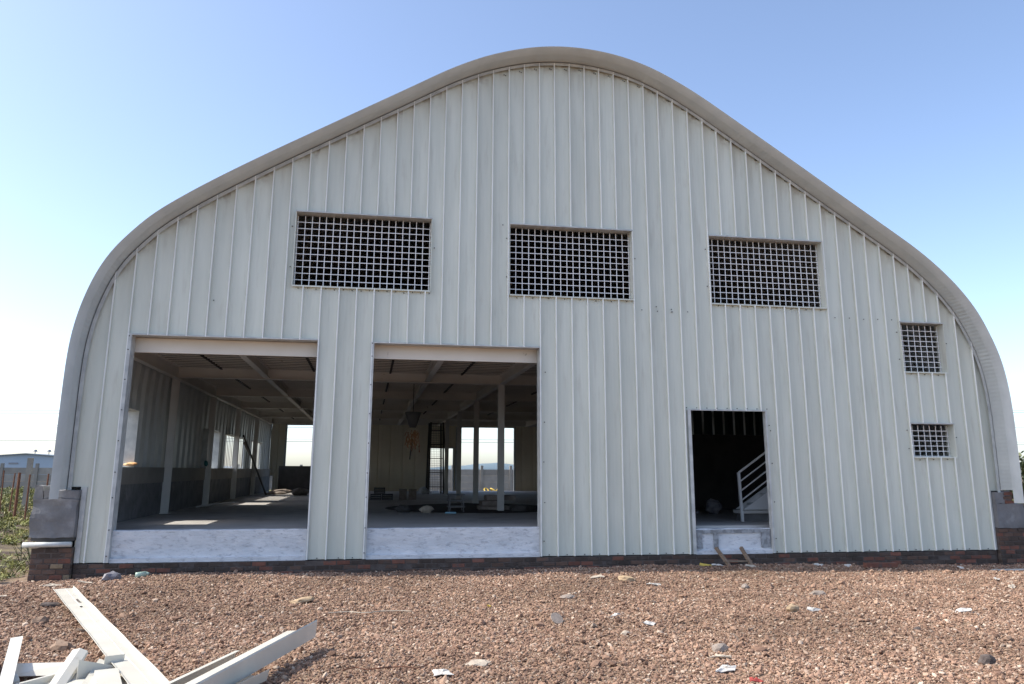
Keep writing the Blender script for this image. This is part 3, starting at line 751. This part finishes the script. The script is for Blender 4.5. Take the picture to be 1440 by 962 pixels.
chip('paper_shred', 7.20, -4.75, [(-.10, -.02), (.0, -.04), (.10, .0), (.04, .04)], .006, M_PAPER, 'thin white paper shred behind the angular plaster chip', 'scrap', (.1, -.2, .4), .045)
chip('plaster_chip', 8.57, -2.22, [(-.14, -.04), (.13, -.05), (.16, .03), (-.08, .05)], .01, M_PAPER, 'long white plaster strip on the gravel below the wall left of the small doorway', 'chip', (.1, .1, .1), .04)
stone('stone_slab', 8.32, -1.75, .14, M_TAN, 'tan flat stone beside the long white plaster strip', 'stone', 17, .35, .8)
chip('board_scrap', 7.9, -1.6, [(-.15, -.02), (.12, -.05), (.10, .07), (-.05, .08)], .012, M_PALE, 'pale broken board left of the tan flat stone', 'board', (.2, -.15, .1), .05)
chip('plaster_chip', 7.39, -7.3, [(-.17, -.05), (.05, -.07), (.16, .03), (.02, .08)], .02, M_PAPER, 'bright white flake close to the bottom edge, right of centre', 'chip', (.25, .05, .35), .05)
chip('plaster_chip', 7.55, -6.85, [(-.13, -.01), (.10, -.03), (.12, .02), (-.06, .03)], .008, M_PALE, 'thin cream sliver just behind the bright white flake', 'chip', (.1, .0, -.3), .04)
stone('stone', 7.7, -6.51, .09, M_GREY, 'rounded grey stone behind the thin cream sliver', 'stone', 21, .6)
stone('stone', 9.88, -7.32, .075, M_MORTAR, 'dark grey brown stone near the bottom right corner', 'stone', 23, .7, .7)
chip('plaster_chip', 11.56, -4.93, [(-.16, -.05), (.10, -.06), (.17, .05), (-.05, .07)], .02, M_PAPER, 'curled white plaster flake on the gravel at the right', 'chip', (.3, -.1, -.1), .06)
stone('stone', 9.5, -4.6, .10, M_TAN, 'orange tan stone with a white edge on the gravel right of the ladder', 'stone', 31, .6, .7)
chip('plaster_chip', 9.72, -4.7, [(-.14, -.04), (.13, -.03), (.15, .05), (-.04, .08)], .02, M_PAPER, 'white chip leaning on the orange tan stone', 'chip', (.3, .2, .2), .06)
stone('stone', 10.55, -3.4, .12, M_GREY, 'broad grey stone on the gravel left of the long flat brick shadow', 'stone', 35, .4)
stone('stone', 7.0, -3.3, .10, M_GREY, 'flat grey stone between the disc and the long plaster strip', 'stone', 36, .35)
stone('stone', 9.85, -2.6, .085, M_GREY, 'dark grey stone on the gravel in front of the small doorway', 'stone', 37, .6)
stone('stone', 10.2, -5.95, .06, M_MORTAR, 'small dark stone right of the orange tan stone', 'stone', 38, .5)
stone('stone', .9, -4.2, .10, M_BROWN, 'rough brown stone left of the long white offcut', 'stone', 39, .6)
stone('stone', 1.55, -5.45, .11, M_BROWN, 'cracked brown grey rock just behind the offcut pile', 'stone', 40, .6)
stone('stone', .55, -2.9, .13, M_MORTAR, 'dark flat stone in shadow near the left edge', 'stone', 41, .3)
stone('crumpled_bag', .62, -.75, .14, M_BAG, 'crumpled grey bag in front of the left doorway', 'bag', 42, .6, .7)
bo = MB(); bo.tube([(0, 0, 0), (.02, 0, .0), (.13, .01, .01), (.17, .01, .012), (.20, .012, .014)], .035, 10).make
o = MB().tube([(0, 0, 0), (.03, 0, 0), (.14, .01, .01)], .04, 10).tube([(.14, .01, .01), (.19, .012, .013)], .035, 10, .014).make('plastic_bottle', M_GREEN, None, (.98, -.85, gz(.98, -.85)+.045), True); o.rotation_euler = (0, 0, .4)
tag(o, 'small pale green plastic bottle on the gravel in front of the left doorway', 'bottle')
chip('plastic_scrap', 5.87, -3.8, [(-.03, -.03), (.03, -.02), (.02, .05)], .004, M_YEL, 'tiny yellow plastic scrap in the middle of the gravel', 'scrap', (.4, .2, 0), .05)
chip('plastic_scrap', 7.45, -7.72, [(-.06, -.04), (.07, -.03), (.05, .05), (-.04, .04)], .01, M_RED, 'red plastic scrap at the bottom edge of the gravel', 'scrap', (.3, .1, 0), .05)
chip('plastic_scrap', 8.05, -1.35, [(-.03, -.02), (.03, -.02), (.02, .03)], .008, M_RED, 'tiny red fleck on the gravel close to the wall', 'scrap', (.3, .1, 0), .04)
o = MB().box(-.30, .30, -.05, .05, 0, .075, .006).make('terracotta_block', M_BRICK[0], None, (13.40, -.62, gz(13.4, -.62)+.02)); o.rotation_euler = (0, 0, -.05)
tag(o, 'long red brick lying in the shade at the foot of the right wall', 'brick')
o = MB().box(-.55, .75, -.03, .03, 0, .02, .002).make('batten', M_TRIM, None, (15.9, -.98, gz(15.9, -.98)+.02)); o.rotation_euler = (0, 0, -.03)
tag(o, 'thin white batten lying by the right brick plinth', 'batten')
for k, (x, y, s_, lb) in enumerate([(12.3, -.45, .13, 'white crumpled scrap in shade left of the long red brick'), (12.9, -.4, .10, 'small white scrap touching the left end of the long red brick'), (14.9, -.75, .11, 'flat white scrap between the long red brick and the white batten'),
                                    (13.95, -3.0, .14, 'pale cement crust on the sunlit gravel below the long red brick'), (14.3, -2.3, .13, 'white flake on the sunlit gravel below the white batten')]):
    chip('paper_scrap', x, y, [(-s_, -.03), (s_*.2, -.06), (s_, .02), (0, .06), (-s_*.6, .05)], .012, M_PAPER if k != 3 else M_PALE, lb, 'scrap', (.35, .15*(-1)**k, .3*k), .045)
for k, (x, y, lb) in enumerate([(10.15, -.42, 'yellow scrap at the foot of the wall below the small doorway'), (10.95, -.5, 'cream cloth strip beside the foot of the wooden ladder')]):
    chip('cloth_scrap', x, y, [(-.12, -.04), (.14, -.05), (.2, .03), (-.05, .06)], .02, (M_YEL, M_PALE)[k], lb, 'cloth', (.3, .2, .1), .05)
chip('cloth_scrap', 10.38, -.44, [(-.14, -.03), (.14, -.03), (.12, .04), (-.08, .05)], .02, M_PAPER, 'white rag between the yellow scrap and the wooden ladder', 'cloth', (.4, .1, .1), .06)
o = MB().tube([(x*.12, .05*math.sin(x*1.3)+.02*math.sin(x*4), 0) for x in range(9)], .006, 5).make('twig', M_PALE, None, (3.95, -4.1, gz(4.4, -4.1)+.045)); tag(o, 'curved yellow twig right of the raised beam tip', 'twig')
o = MB().tube([(x*.1, .04*math.sin(x*1.9), .01*(x % 2)) for x in range(8)], .006, 5).make('twig', M_RUST, None, (4.2, -6.95, gz(4.5, -7)+.045)); tag(o, 'thin brown twig left of the white card', 'twig')
o = MB().tube([(-.1, .0, .02), (0, 0, 0), (.10, -.04, .0)], .012, 5).make('wood_splinter', M_PALE, None, (.45, -1.35, gz(.45, -1.35)+.05)); tag(o, 'thin pale splinter at the far end of the long white offcut', 'splinter')
chip('cement_crust', -.1, -1.0, [(-.16, -.06), (.12, -.04), (.17, .05), (-.05, .07)], .02, M_PALE, 'pale cement crust on the gravel below the left plinth', 'crust', (.15, .1, .3), .05)
chip('cement_crust', -.45, -1.9, [(-.12, -.05), (.12, -.04), (.1, .05), (-.05, .06)], .02, M_PALE, 'smaller pale cement crust further left below the plinth', 'crust', (.1, -.15, .2), .05)
# medium stones spread over the gravel, too many to name
medium = []
for k in range(150):
    y = rg.uniform(-8.4, -.5); t = -y/9; x = rg.uniform(-.8+t*2, 17.2-t*6.3); r = rg.uniform(.025, .045)
    medium.append((x, y, gz(x, y)+r*.35, r))
scatter('coarse_stones', medium, rocks)

# ladder under the small doorway
ld = empty('wooden_ladder', (10.85, -.3, -.25), 'short rough wooden ladder leaning on the footing below the small doorway', 'ladder')
for x0, x1 in ((10.70, 10.54), (11.10, 11.02)):
    MB().bar((x0, -.42, -.27), (x1, -.07, .11), .05).make('rail', M_WOOD, ld, (-10.85, .3, .25))
MB().bar((10.58, -.27, -.10), (11.12, -.27, -.11), .03).make('rung', M_WOOD, ld, (-10.85, .3, .25))

# ------------------------------------------------------------------ pile of white sheet offcuts
def sheet(name, sec, p, q, label, cat='metal offcut', up=(0, 0, 1), t=.004, n=8, wob=.004, m=None, group='offcuts in the pile'):
    mb = MB().prof(sec, (0, 0, 0), Vector(q)-Vector(p), up, t, n, wob)
    return tag(mb.make(name, m or M_SCRAP, None, p), label, cat, group)
g0 = -.20
sheet('flashing_strip', [(-.112, .035), (-.105, .0), (-.014, .002), (-.009, -.004), (-.004, .002), (.11, .0), (.13, .010)], (.40, -2.05, -.12), (3.02, -7.95, -.085), 'long flat white folded flashing strip lying diagonally across the gravel', n=14)
# scuff marks on the strip
sheet('channel_beam', [(-.005, .012), (-.012, .0), (0, -.145), (.012, -.152)], (3.91, -5.90, .045), (3.04, -8.5, -.02), 'long white channel with its grey face to the viewer and raised pointed tip', n=6, wob=0)
sheet('channel_flange', [(.006, -.012), (.11, -.020), (.113, -.05)], (3.78, -6.27, .038), (2.98, -8.6, -.03), 'sunlit white tray lying against the back of the raised channel', n=6, wob=0)
sheet('angle_strip', [(-.0, .0), (.035, .0), (.04, -.07)], (3.36, -6.86, -.01), (2.80, -8.3, -.06), 'narrow white angle strip left of the raised channel', n=4, wob=0)
sheet('angle_bracket', [(-.07, .085), (-.07, 0), (.07, 0), (.075, .01)], (3.55, -7.08, -.17), (3.35, -7.60, -.165), 'short white bent angle lying under the raised channel', n=2, wob=0, up=(.25, 0, 1))
# the heap at the left bottom corner
def plate(name, pts, label, t=.004, m=None):
    c = Vector(pts[0]); return tag(MB().plate([Vector(p)-c for p in pts], t).make(name, m or M_SCRAP, None, c), label, 'metal offcut', 'offcuts in the pile')
sheet('upright_channel', [(-.055, .0), (.035, .0), (.04, -.05), (.03, -.052)], (1.40, -6.17, .02), (2.12, -8.3, -.12), 'bright white channel standing out leftmost in the pile', up=(0, -.3, 1), n=2, wob=0)
sheet('box_channel', [(-.06, -.02), (-.055, .0), (.0, .02), (.055, .0), (.06, -.03)], (2.12, -6.80, .02), (2.10, -7.35, -.20), 'short grey white box channel standing upright in the pile', up=(0, -1, 0), n=1, wob=0)
plate('flat_sheet', [(1.15, -6.0, -.15), (1.35, -6.35, -.10), (1.60, -7.4, -.13), (1.0, -7.3, -.16)], 'white flat sheet at the far left edge of the pile')
plate('flat_sheet', [(1.95, -6.85, -.14), (2.33, -6.72, -.12), (2.45, -7.6, -.14), (1.75, -7.7, -.16)], 'wide white sheet in the middle of the pile')
plate('flat_sheet', [(2.22, -6.62, -.08), (2.45, -6.78, -.12), (2.75, -7.55, -.13), (2.35, -7.5, -.10)], 'white sheet with two drilled holes beside the long flashing strip')
plate('triangular_sheet', [(2.20, -7.08, .01), (2.20, -7.08, -.2), (2.50, -6.78, -.2), (2.50, -6.78, -.13)], 'grey white triangular sheet leaning in the pile')
plate('bent_sheet', [(2.30, -6.80, -.17), (2.42, -6.68, -.17), (2.43, -6.68, -.04), (2.31, -6.79, -.03)], 'small grey upturned plate in the pile')
plate('bent_sheet', [(1.50, -6.50, -.12), (2.05, -6.62, -.10), (2.03, -6.75, -.17), (1.55, -6.72, -.17)], 'bent white sheet with folded edge left of the box channel')
sheet('angle_strip', [(.0, .0), (-.03, .0), (-.03, -.05)], (2.30, -6.52, -.10), (1.70, -7.6, -.09), 'thin angle strip running behind the box channel', n=3, wob=0)
sheet('box_offcut', [(-.08, -.06), (-.08, 0), (.08, 0), (.08, -.06)], (2.42, -7.12, -.06), (2.62, -7.7, -.08), 'short tray offcut at the bottom of the pile', n=1, wob=0)
o = MB().tube([(0, 0, 0), (.12, -.25, .0)], .045, 14).make('pipe_end', M_TRIM, None, (1.66, -6.90, -.12), True); tag(o, 'round pipe end poking out of the white offcut pile', 'pipe')
o = MB().tube([(0, 0, 0), (.002, 0, .006)], .018, 8).make('bolt_hole_plug', M_SCREW, None, (1.16, -3.75, -.100)); tag(o, 'dark blot on the long white flashing strip', 'blot')
o = MB().plate([(-.03, .16, 0), (.03, .02, 0), (.10, -.12, 0), (.07, -.10, 0), (.0, .03, 0), (-.05, .15, 0)], -.004).make('soil_smear', M_MORTAR, None, (.94, -3.25, -.103)); tag(o, 'smear of dark soil on the long white flashing strip', 'soil')

# ------------------------------------------------------------------ things inside
o = MB().plate([(-.25, -.1, 0), (.25, -.1, 0), (.25, .1, 0), (-.25, .1, 0)], .01)
def cloth(name, loc, size, m, label, cat, seed): 
    o = stone(name, loc[0], loc[1], size, m, label, cat, seed, .5); o.location = loc; return o
o = cloth('folded_cloth', (-.30, 3.05, 1.55), .14, M_ORANGE, 'orange yellow rope and cloth bundle on the first side window sill', 'cloth', 50); o.scale = (.8, 1.6, .5)
for k in range(4):
    pass
o = cloth('hanging_bag', (-.20, 10.1, 1.62), .10, M_TEAL, 'small teal bag hanging on the left side wall', 'bag', 51); o.scale = (.5, 1, 1.8)
o = MB().bar((-.28, 17.2, 2.70), (.35, 20.0, FZ), .05).bar((-.26, 17.4, 2.45), (-.1, 18.0, 2.0), .07).make('wooden_prop', M_ROD); tag(o, 'dark slanting prop leaning on the left side wall near the rear', 'prop')
cloth('rubble_heap', (.75, 21.0, FZ+.09), .5, M_GREY, 'low heap of grey rubble at the foot of the slanting prop', 'rubble', 52).scale = (1, 1, .5)
cloth('rubble_heap', (1.7, 19.6, FZ+.13), .45, M_GREY, 'grey rubble heap before the dark low partition', 'rubble', 53).scale = (1, 1, .7)
o = MB().tube([(-.12, 8.9, FZ+.02), (.1, 10.5, FZ+.03), (.35, 12.0, FZ+.02)], .02, 6).make('plastic_pipe', M_BAR); tag(o, 'thin white pipe on the floor beside the second left column', 'pipe')
# funnel and bundle hanging from the deck
hb = empty('hanging_bundle', (5.5, 8.2, 2.6), 'orange brown bundle hanging below a grey funnel in the middle doorway', 'bundle')
m_ = MB(); m_.tube([(0, 0, 0), (0, 0, -.42)], .23, 14, .09).make('funnel', M_CONC, hb, (0, 0, .42), True)
m_ = MB(); m_.tube([(.0, 0, .40), (-.0, 0, 1.2)], .01, 5).make('cord', M_ROD, hb)
v = MB()
for k in range(80):
    a = random.uniform(0, 6.28); r = random.uniform(.02, .20); z = random.uniform(-.50, -.06)
    v.bar((r*math.cos(a), r*math.sin(a), z), (r*math.cos(a)+random.uniform(-.06, .06), r*math.sin(a), z-random.uniform(.08, .2)), .045, .016)
v.make('bundle', mat('husk', (.62, .34, .18), .9, (.40, .20, .09), 15, 3), hb)
m_ = MB().bar((.0, 0, -.3), (-.06, 0, -.86), .035).make('hook', M_ROD, hb)
# scaffold tower with mesh
sct = empty('scaffold_tower', (7.2, 21.5, FZ), 'tall dark scaffold ladder frame with mesh side standing in the middle doorway view', 'scaffold')
for (xx, yy) in ((-.33, .35), (.32, .35), (-.30, -.35), (.36, -.35)):
    MB().bar((xx, yy, 0), (xx*.80, yy, 3.05), .07).make('leg', M_ROD, sct)
for z in (.3, .9, 1.5, 2.1, 2.7, 3.0):
    MB().bar((-.31, -.36, z), (.34, -.36, z), .03).make('rung', M_ROD, sct)
g_ = MB()
for k in range(8): g_.bar((-.28+.075*k, .36, .1), (-.28+.07*k, .36, 3.0), .010)
for k in range(30): g_.bar((-.30, .37, .1+.1*k), (.30, .37, .1+.1*k), .010)
g_.make('mesh_screen', M_ROD, sct)
MB().bar((.30, -.38, 3.0), (.55, -.38, 0), .045).make('brace', M_ROD, sct)
cloth('white_rag', (6.7, 21.0, FZ+.14), .28, M_TRIM, 'white rag heap at the foot of the scaffold tower', 'rag', 54)
# crates
for k, (x, y, z, s_) in enumerate([(4.63, 14.2, 0, 1), (5.02, 14.3, 0, 1), (4.75, 14.25, .21, .9)]):
    lb = ('black plastic crate at the left of the stack by the middle doorway', 'black plastic crate at the right of the stack by the middle doorway', 'black crate lying on top of the two others')[k]
    c_ = empty('plastic_crate', (x, y, FZ+z), lb, 'crate', 'black crates')
    m_ = MB().box(-.18, .18, -.14, .14, 0, .02)
    for zz in (.04, .10, .16):
        m_.box(-.18, .18, -.14, -.125, zz, zz+.035).box(-.18, .18, .125, .14, zz, zz+.035).box(-.18, -.165, -.125, .125, zz, zz+.035).box(.165, .18, -.125, .125, zz, zz+.035)
    for sx in (-1, 1):
        for sy in (-1, 1): m_.box(sx*.17-.012, sx*.17+.012, sy*.128-.014, sy*.128+.014, .02, .2)
    m_.make('crate_body', M_CRATE, c_)
for k in range(2):
    c_ = MB().box(-.13, .13, -.12, .12, 0, .36).box(-.10, .10, -.13, -.119, .05, .14).box(-.10, .10, -.13, -.119, .20, .29).make('metal_box', M_GREY, None, (5.55+.33*k, 14.4, FZ)); tag(c_, 'grey open metal box, %s of two, right of the black crates' % ('left one', 'right one')[k], 'box')
# stacked frames
for k in range(3):
    lb = ('lowest', 'middle', 'topmost')[k]+' dark metal stool of the stack between the doorway columns'
    c_ = empty('stool', (6.45, 5.6, FZ+.02+.14*k), lb, 'stool', 'stacked metal stools')
    m_ = MB().bar((-.19, -.2, .12), (.19, -.2, .12), .025).bar((-.19, .2, .12), (.19, .2, .12), .025).bar((-.19, -.2, .12), (-.19, .2, .12), .025).bar((.19, -.2, .12), (.19, .2, .12), .025)
    m_.make('frame', M_CONC, c_)
    MB().box(-.16, .16, -.17, .17, .10, .112).make('slab', M_GREY, c_)
    for sx in (-.17, .17):
        for sy in (-.18, .18): MB().bar((sx, sy, 0), (sx*.9, sy, .11), .02).make('leg', M_CONC, c_)
# stack of boards / cement bags behind the column
for k, (x, z, w_, lb) in enumerate([(7.45, 0, .75, 'lowest grey slab of the stack behind the column'), (7.38, .13, .5, 'small middle slab of the stack behind the column'), (7.62, .26, .72, 'wide top slab of the stack behind the column')]):
    o = lump((x-w_/2, x+w_/2, 5.95, 6.5, FZ+z+.01, FZ+z+.125), 'cement_slab', M_GREY, None, None, .012, 4); tag(o, lb, 'slab', 'slab stack')
for k, (x, y, s_, lb) in enumerate([(8.05, 5.7, .22, 'dark crumpled sack right of the slab stack'), (5.2, 5.8, .20, 'dark folded sack at the left of the soil patch'), (5.75, 5.5, .17, 'cream crumpled cloth on the soil patch')]):
    o = cloth('sack', (x, y, FZ+.08), s_, (M_DARKC, M_DARKC, M_PALE)[k], lb, 'sack', 60+k)
o = MB().tube([(6.15, 5.1, FZ+.02), (6.4, 5.1, FZ+.02)], .022, 8).make('blue_tube', mat('blue_tube', (.35, .62, .75), .4)); tag(o, 'short light blue tube on the floor edge in the middle doorway', 'tube')
# woven bag in small doorway
o = cloth('woven_bag', (12.45, 4.3, FZ+.17), .22, M_BAG, 'grey patterned woven bag slumped on the floor inside the small doorway', 'bag', 70); o.scale = (.9, 1, 1.7)
o = cloth('cloth_scrap', (12.05, 4.35, FZ+.04), .09, M_BAG, 'small grey scrap left of the woven bag', 'cloth', 71)

# ------------------------------------------------------------------ yard behind: precast wall, yellow hose, hill
cw = empty('compound_wall', (0, 45, -.1), 'grey precast slab compound wall with posts, seen behind the warehouse', 'wall')
p0 = MB().box(-.09, .09, -.10, .10, -.3, 1.92).make('post', M_CWALL, cw, (-26, 0, 0)); s0 = MB().box(.10, 2.04, -.03, .03, -.22, .22).make('slab', M_CWALL, cw, (-26, 0, .06))
for i in range(27):
    x = -26+2.14*i
    if i: share(p0, cw, (x, 0, 0))
    for k in range(4):
        if i == 0 and k == 0: continue
        share(s0, cw, (x, random.uniform(-.01, .01), .06+.452*k))
hs = empty('yellow_hose', (11.7, 34, -.1), 'bright yellow curled hose lying in the yard behind the middle doorway', 'hose')
pts = [(-.5+.03*k+.22*math.cos(k*.5), .2*math.sin(k*.5), .30+.22*math.sin(k*.42)) for k in range(34)]
MB().tube(pts, .04, 6).make('coil', M_YEL, hs, None, True)
hv = []; 
for i in range(41):
    x = 10+i*5; h = 3.0+3.2*math.exp(-((i-15)/6)**2)+1.2*nz(i*.5, 2); hv += [(x, 500, -2), (x, 500, h), (x, 560, h*.9), (x, 640, -2)]
hf = [(4*i+j, 4*(i+1)+j, 4*(i+1)+j+1, 4*i+j+1) for i in range(40) for j in range(3)]
tag(obj('hill', hv, hf, M_HILL, None, None, True), kind='structure')

# ------------------------------------------------------------------ far shed on the left
sh = empty('far_shed', (-46.7, 120, -.2), 'low pale blue industrial shed with shallow gable far beyond the fence at the left', 'shed')
XR = 0; hw = 26
MB().plate([(-hw, 0, 0), (hw, 0, 0), (hw, 0, 2.0), (0, 0, 3.9), (-hw, 0, 2.0)][::-1], -.2).make('gable_wall', M_SHED, sh)
v = [(-hw-.3, -.6, 2.0), (0, -.6, 4.0), (hw+.3, -.6, 2.0), (-hw-.3, 50, 2.0), (0, 50, 4.0), (hw+.3, 50, 2.0)]
v += [(a, b, c-.12) for a, b, c in v]
obj('roof', v, [(0, 1, 4, 3), (1, 2, 5, 4), (6, 9, 10, 7), (7, 10, 11, 8), (0, 6, 7, 1), (1, 7, 8, 2)], mat('far_roof', (.22, .27, .32), .5), sh)
for k, x in enumerate((-.4, 1.6, 2.6, 4.6, 5.6)):
    m_ = MB().tube([(x, 4, 3.5), (x, 4, 4.35)], .06, 6).tube([(x, 4, 4.3), (x, 4, 4.62)], .35, 8, .2).make('roof_ventilator', M_WIRE, sh)
for x in (-2.3, 4.8): MB().box(x, x+1.3, -.3, -.2, 2.4, 2.6).make('wall_vent', M_WIRE, sh)
for k in range(6):
    z1, z2 = [(12.1, 15.7), (11.6, 15.2), (9.4, 12.3), (8.9, 11.8), (7.1, 8.4), (6.6, 7.9)][k]
    pts = []
    for i in range(31):
        x = -240+i*20; t = (x+63.7)/216; pts.append((x, 0, z1+(z2-z1)*t*.0+(z2-z1)*t))
    o = MB().tube(pts, .045, 4).make('power_line', M_WIRE, None, (0, 150, 0))
    tag(o, ('topmost', 'second from top', 'third from top', 'fourth from top', 'second from bottom', 'lowest')[k]+' of the thin power lines crossing the sky behind the building', 'power line', 'power lines')

# fence bars at the left
for k, (x, y, h, r) in enumerate([(-7.5, 15.4, 1.55, .022), (-7.3, 15.6, 1.5, .022), (-6.7, 14.5, 1.6, .045), (-5.6, 12.4, 1.55, .024), (-4.75, 11.4, 1.55, .024), (-5.0, 14.6, 1.5, .04), (-4.7, 15.2, 1.45, .022), (-4.5, 15.6, 1.45, .022), (-4.25, 15.9, 1.4, .022), (-3.9, 16.6, 1.5, .03)]):
    z = gz(x, y); m_ = MB().tube([(0, 0, -.1), (random.uniform(-.05, .05), 0, h-.12)], r, 6)
    FL = ('thin rusty bar standing leftmost in the fence', 'thin rusty bar just right of the leftmost fence bar', 'thick rusty bar beside the grey concrete post', 'tall rusty bar standing nearer the camera in mid fence', 'nearest tall rusty bar, deepest in the grass', 'thick rusty bar right of the nearest tall bar', 'thin rusty bar just right of the thick one', 'thin rusty bar in the middle of the close set of four', 'thin rusty bar before the last one by the building', 'rusty fence bar closest to the warehouse roof edge')
    o = m_.make('fence_bar', M_RUST, None, (x, y, z)); tag(o, FL[k], 'fence bar', 'rusty fence bars')
o = MB().box(-.08, .08, -.08, .08, -.1, 1.75, .005).make('concrete_post', M_CWALL, None, (-7.6, 17.6, gz(-7.6, 17.6))); tag(o, 'taller grey concrete post among the rusty fence bars', 'post')
o = cloth('yellow_tarp', (-8.55, 16.8, .98), .30, M_YEL, 'crumpled yellow tarpaulin in the grass at the far left edge', 'tarpaulin', 80); o.scale = (1.0, 1, .7)

# ------------------------------------------------------------------ plants
def leaf_proto(seed, m, n, h, spread, lw, ll):
    rnd = random.Random(seed); v = []; f = []
    for k in range(n):
        a = rnd.uniform(0, 6.28); r = spread*rnd.random()**.6; z = h*rnd.random()
        c = Vector((r*math.cos(a), r*math.sin(a), z)); d = Vector((rnd.uniform(-1, 1), rnd.uniform(-1, 1), rnd.uniform(-.2, .9))).normalized(); s_ = d.cross(Vector((rnd.uniform(-1, 1), rnd.uniform(-1, 1), 1))).normalized()
        b = len(v); v += [tuple(c), tuple(c+d*ll*.5+s_*lw), tuple(c+d*ll), tuple(c+d*ll*.5-s_*lw)]; f.append((b, b+1, b+2, b+3))
    me = bpy.data.meshes.new('tuft'); me.from_pydata(v, [], f); me.materials.append(m)
    return bpy.data.objects.new('tuft_shape', me)
tufts = bpy.data.collections.new('tuft_shapes')
for s_ in range(6): tufts.objects.link(leaf_proto(s_, (M_DRY, M_LEAF, M_DRY, M_DRY, M_DLEAF, M_LEAF)[s_], 22, .6, .6, .08, .7))
gp = []
rg = random.Random(9)
while len(gp) < 15000:
    y = rg.uniform(-.5, 44)**1.0; x = rg.uniform(-26, -1.15)
    if rg.random() > (1-y/60): continue
    dens = nz(x*.6, y*.45, 11)
    if dens < (.0 if y < 8 else -.3): continue
    gp.append((x, y, gz(x, y), rg.uniform(.05, .15)*(1+y*.03)))
scatter('grass', gp, tufts, 'dry yellow green grass and weeds on the bank left of the warehouse', True)
gp = []
for k in range(1500):
    x = rg.uniform(18.5, 45); y = rg.uniform(2, 44); gp.append((x, y, gz(x, y), rg.uniform(.12, .3)))
scatter('grass', gp, tufts, None, True)
def weed(x, y, h, label, seed, m=M_LEAF):
    rnd = random.Random(seed); root = empty('weed', (x, y, gz(x, y)), label, 'weed', 'weeds on the left bank')
    s_ = MB(); l_ = MB()
    for k in range(7):
        a = rnd.uniform(0, 6.28); tip = Vector((h*.45*math.cos(a), h*.45*math.sin(a), h*rnd.uniform(.6, 1))); s_.tube([(0, 0, 0), tuple(tip*.5+Vector((0, 0, .05*h))), tuple(tip)], .007, 4, .003)
        for j in range(9):
            c = tip*rnd.uniform(.35, 1); d = Vector((rnd.uniform(-1, 1), rnd.uniform(-1, 1), rnd.uniform(-.2, .6))).normalized(); q = d.cross(Vector((0, 0, 1))).normalized(); L_ = rnd.uniform(.06, .11)
            b = len(l_.v); l_.v += [tuple(c), tuple(c+d*L_*.5+q*L_*.3), tuple(c+d*L_), tuple(c+d*L_*.5-q*L_*.3)]; l_.f.append((b, b+1, b+2, b+3))
    s_.make('stem', M_DLEAF, root); l_.make('foliage', m, root)
weed(-1.35, 1.6, .62, 'leafy weed growing against the left plinth, tallest of the weeds', 1)
weed(-1.25, -.1, .42, 'bright green weed at the foot of the left brick plinth', 2)
weed(-2.1, 1.0, .5, 'weed with spreading stems beside the left image edge', 3)
weed(-1.9, 2.6, .55, 'yellow green weed on the brown bank behind the others', 4)
weed(-1.7, -.9, .3, 'low weed nearest the camera on the left bank', 5)
def tree(x, y, h, rad, label, seed, n=900, m=M_DLEAF):
    rnd = random.Random(seed); root = empty('bushy_tree', (x, y, gz(x, y)), label, 'tree')
    t = MB().tube([(0, 0, -.1), (.1, 0, h*.3), (.0, .1, h*.6)], .14, 7, .05)
    for k in range(6):
        a = k*1.05; t.tube([(.05, 0, h*(.25+.05*k)), (rad*.7*math.cos(a), rad*.7*math.sin(a), h*(.5+.06*k))], .05, 5, .015)
    t.make('trunk', M_WOOD, root); l_ = MB(); cl = [(rnd.uniform(-.7, .7)*rad, rnd.uniform(-.7, .7)*rad, h*rnd.uniform(.3, .9), rad*rnd.uniform(.25, .5)) for _ in range(12)]
    for k in range(n):
        cx, cy, cz, cr = rnd.choice(cl); d = Vector((rnd.gauss(0, 1), rnd.gauss(0, 1), rnd.gauss(0, .8))).normalized()*cr*rnd.random()**.4; c = Vector((cx, cy, cz))+d
        e = Vector((rnd.uniform(-1, 1), rnd.uniform(-1, 1), rnd.uniform(-1, 1))).normalized(); q = e.cross(Vector((.3, .2, 1))).normalized(); L_ = rnd.uniform(.12, .24)
        b = len(l_.v); l_.v += [tuple(c), tuple(c+e*L_*.5+q*L_*.35), tuple(c+e*L_), tuple(c+e*L_*.5-q*L_*.35)]; l_.f.append((b, b+1, b+2, b+3))
    l_.make('crown', m, root)
tree(26.6, 10.5, 2.3, 1.3, 'dark bushy tree at the right edge beyond the right plinth', 1, 1500)
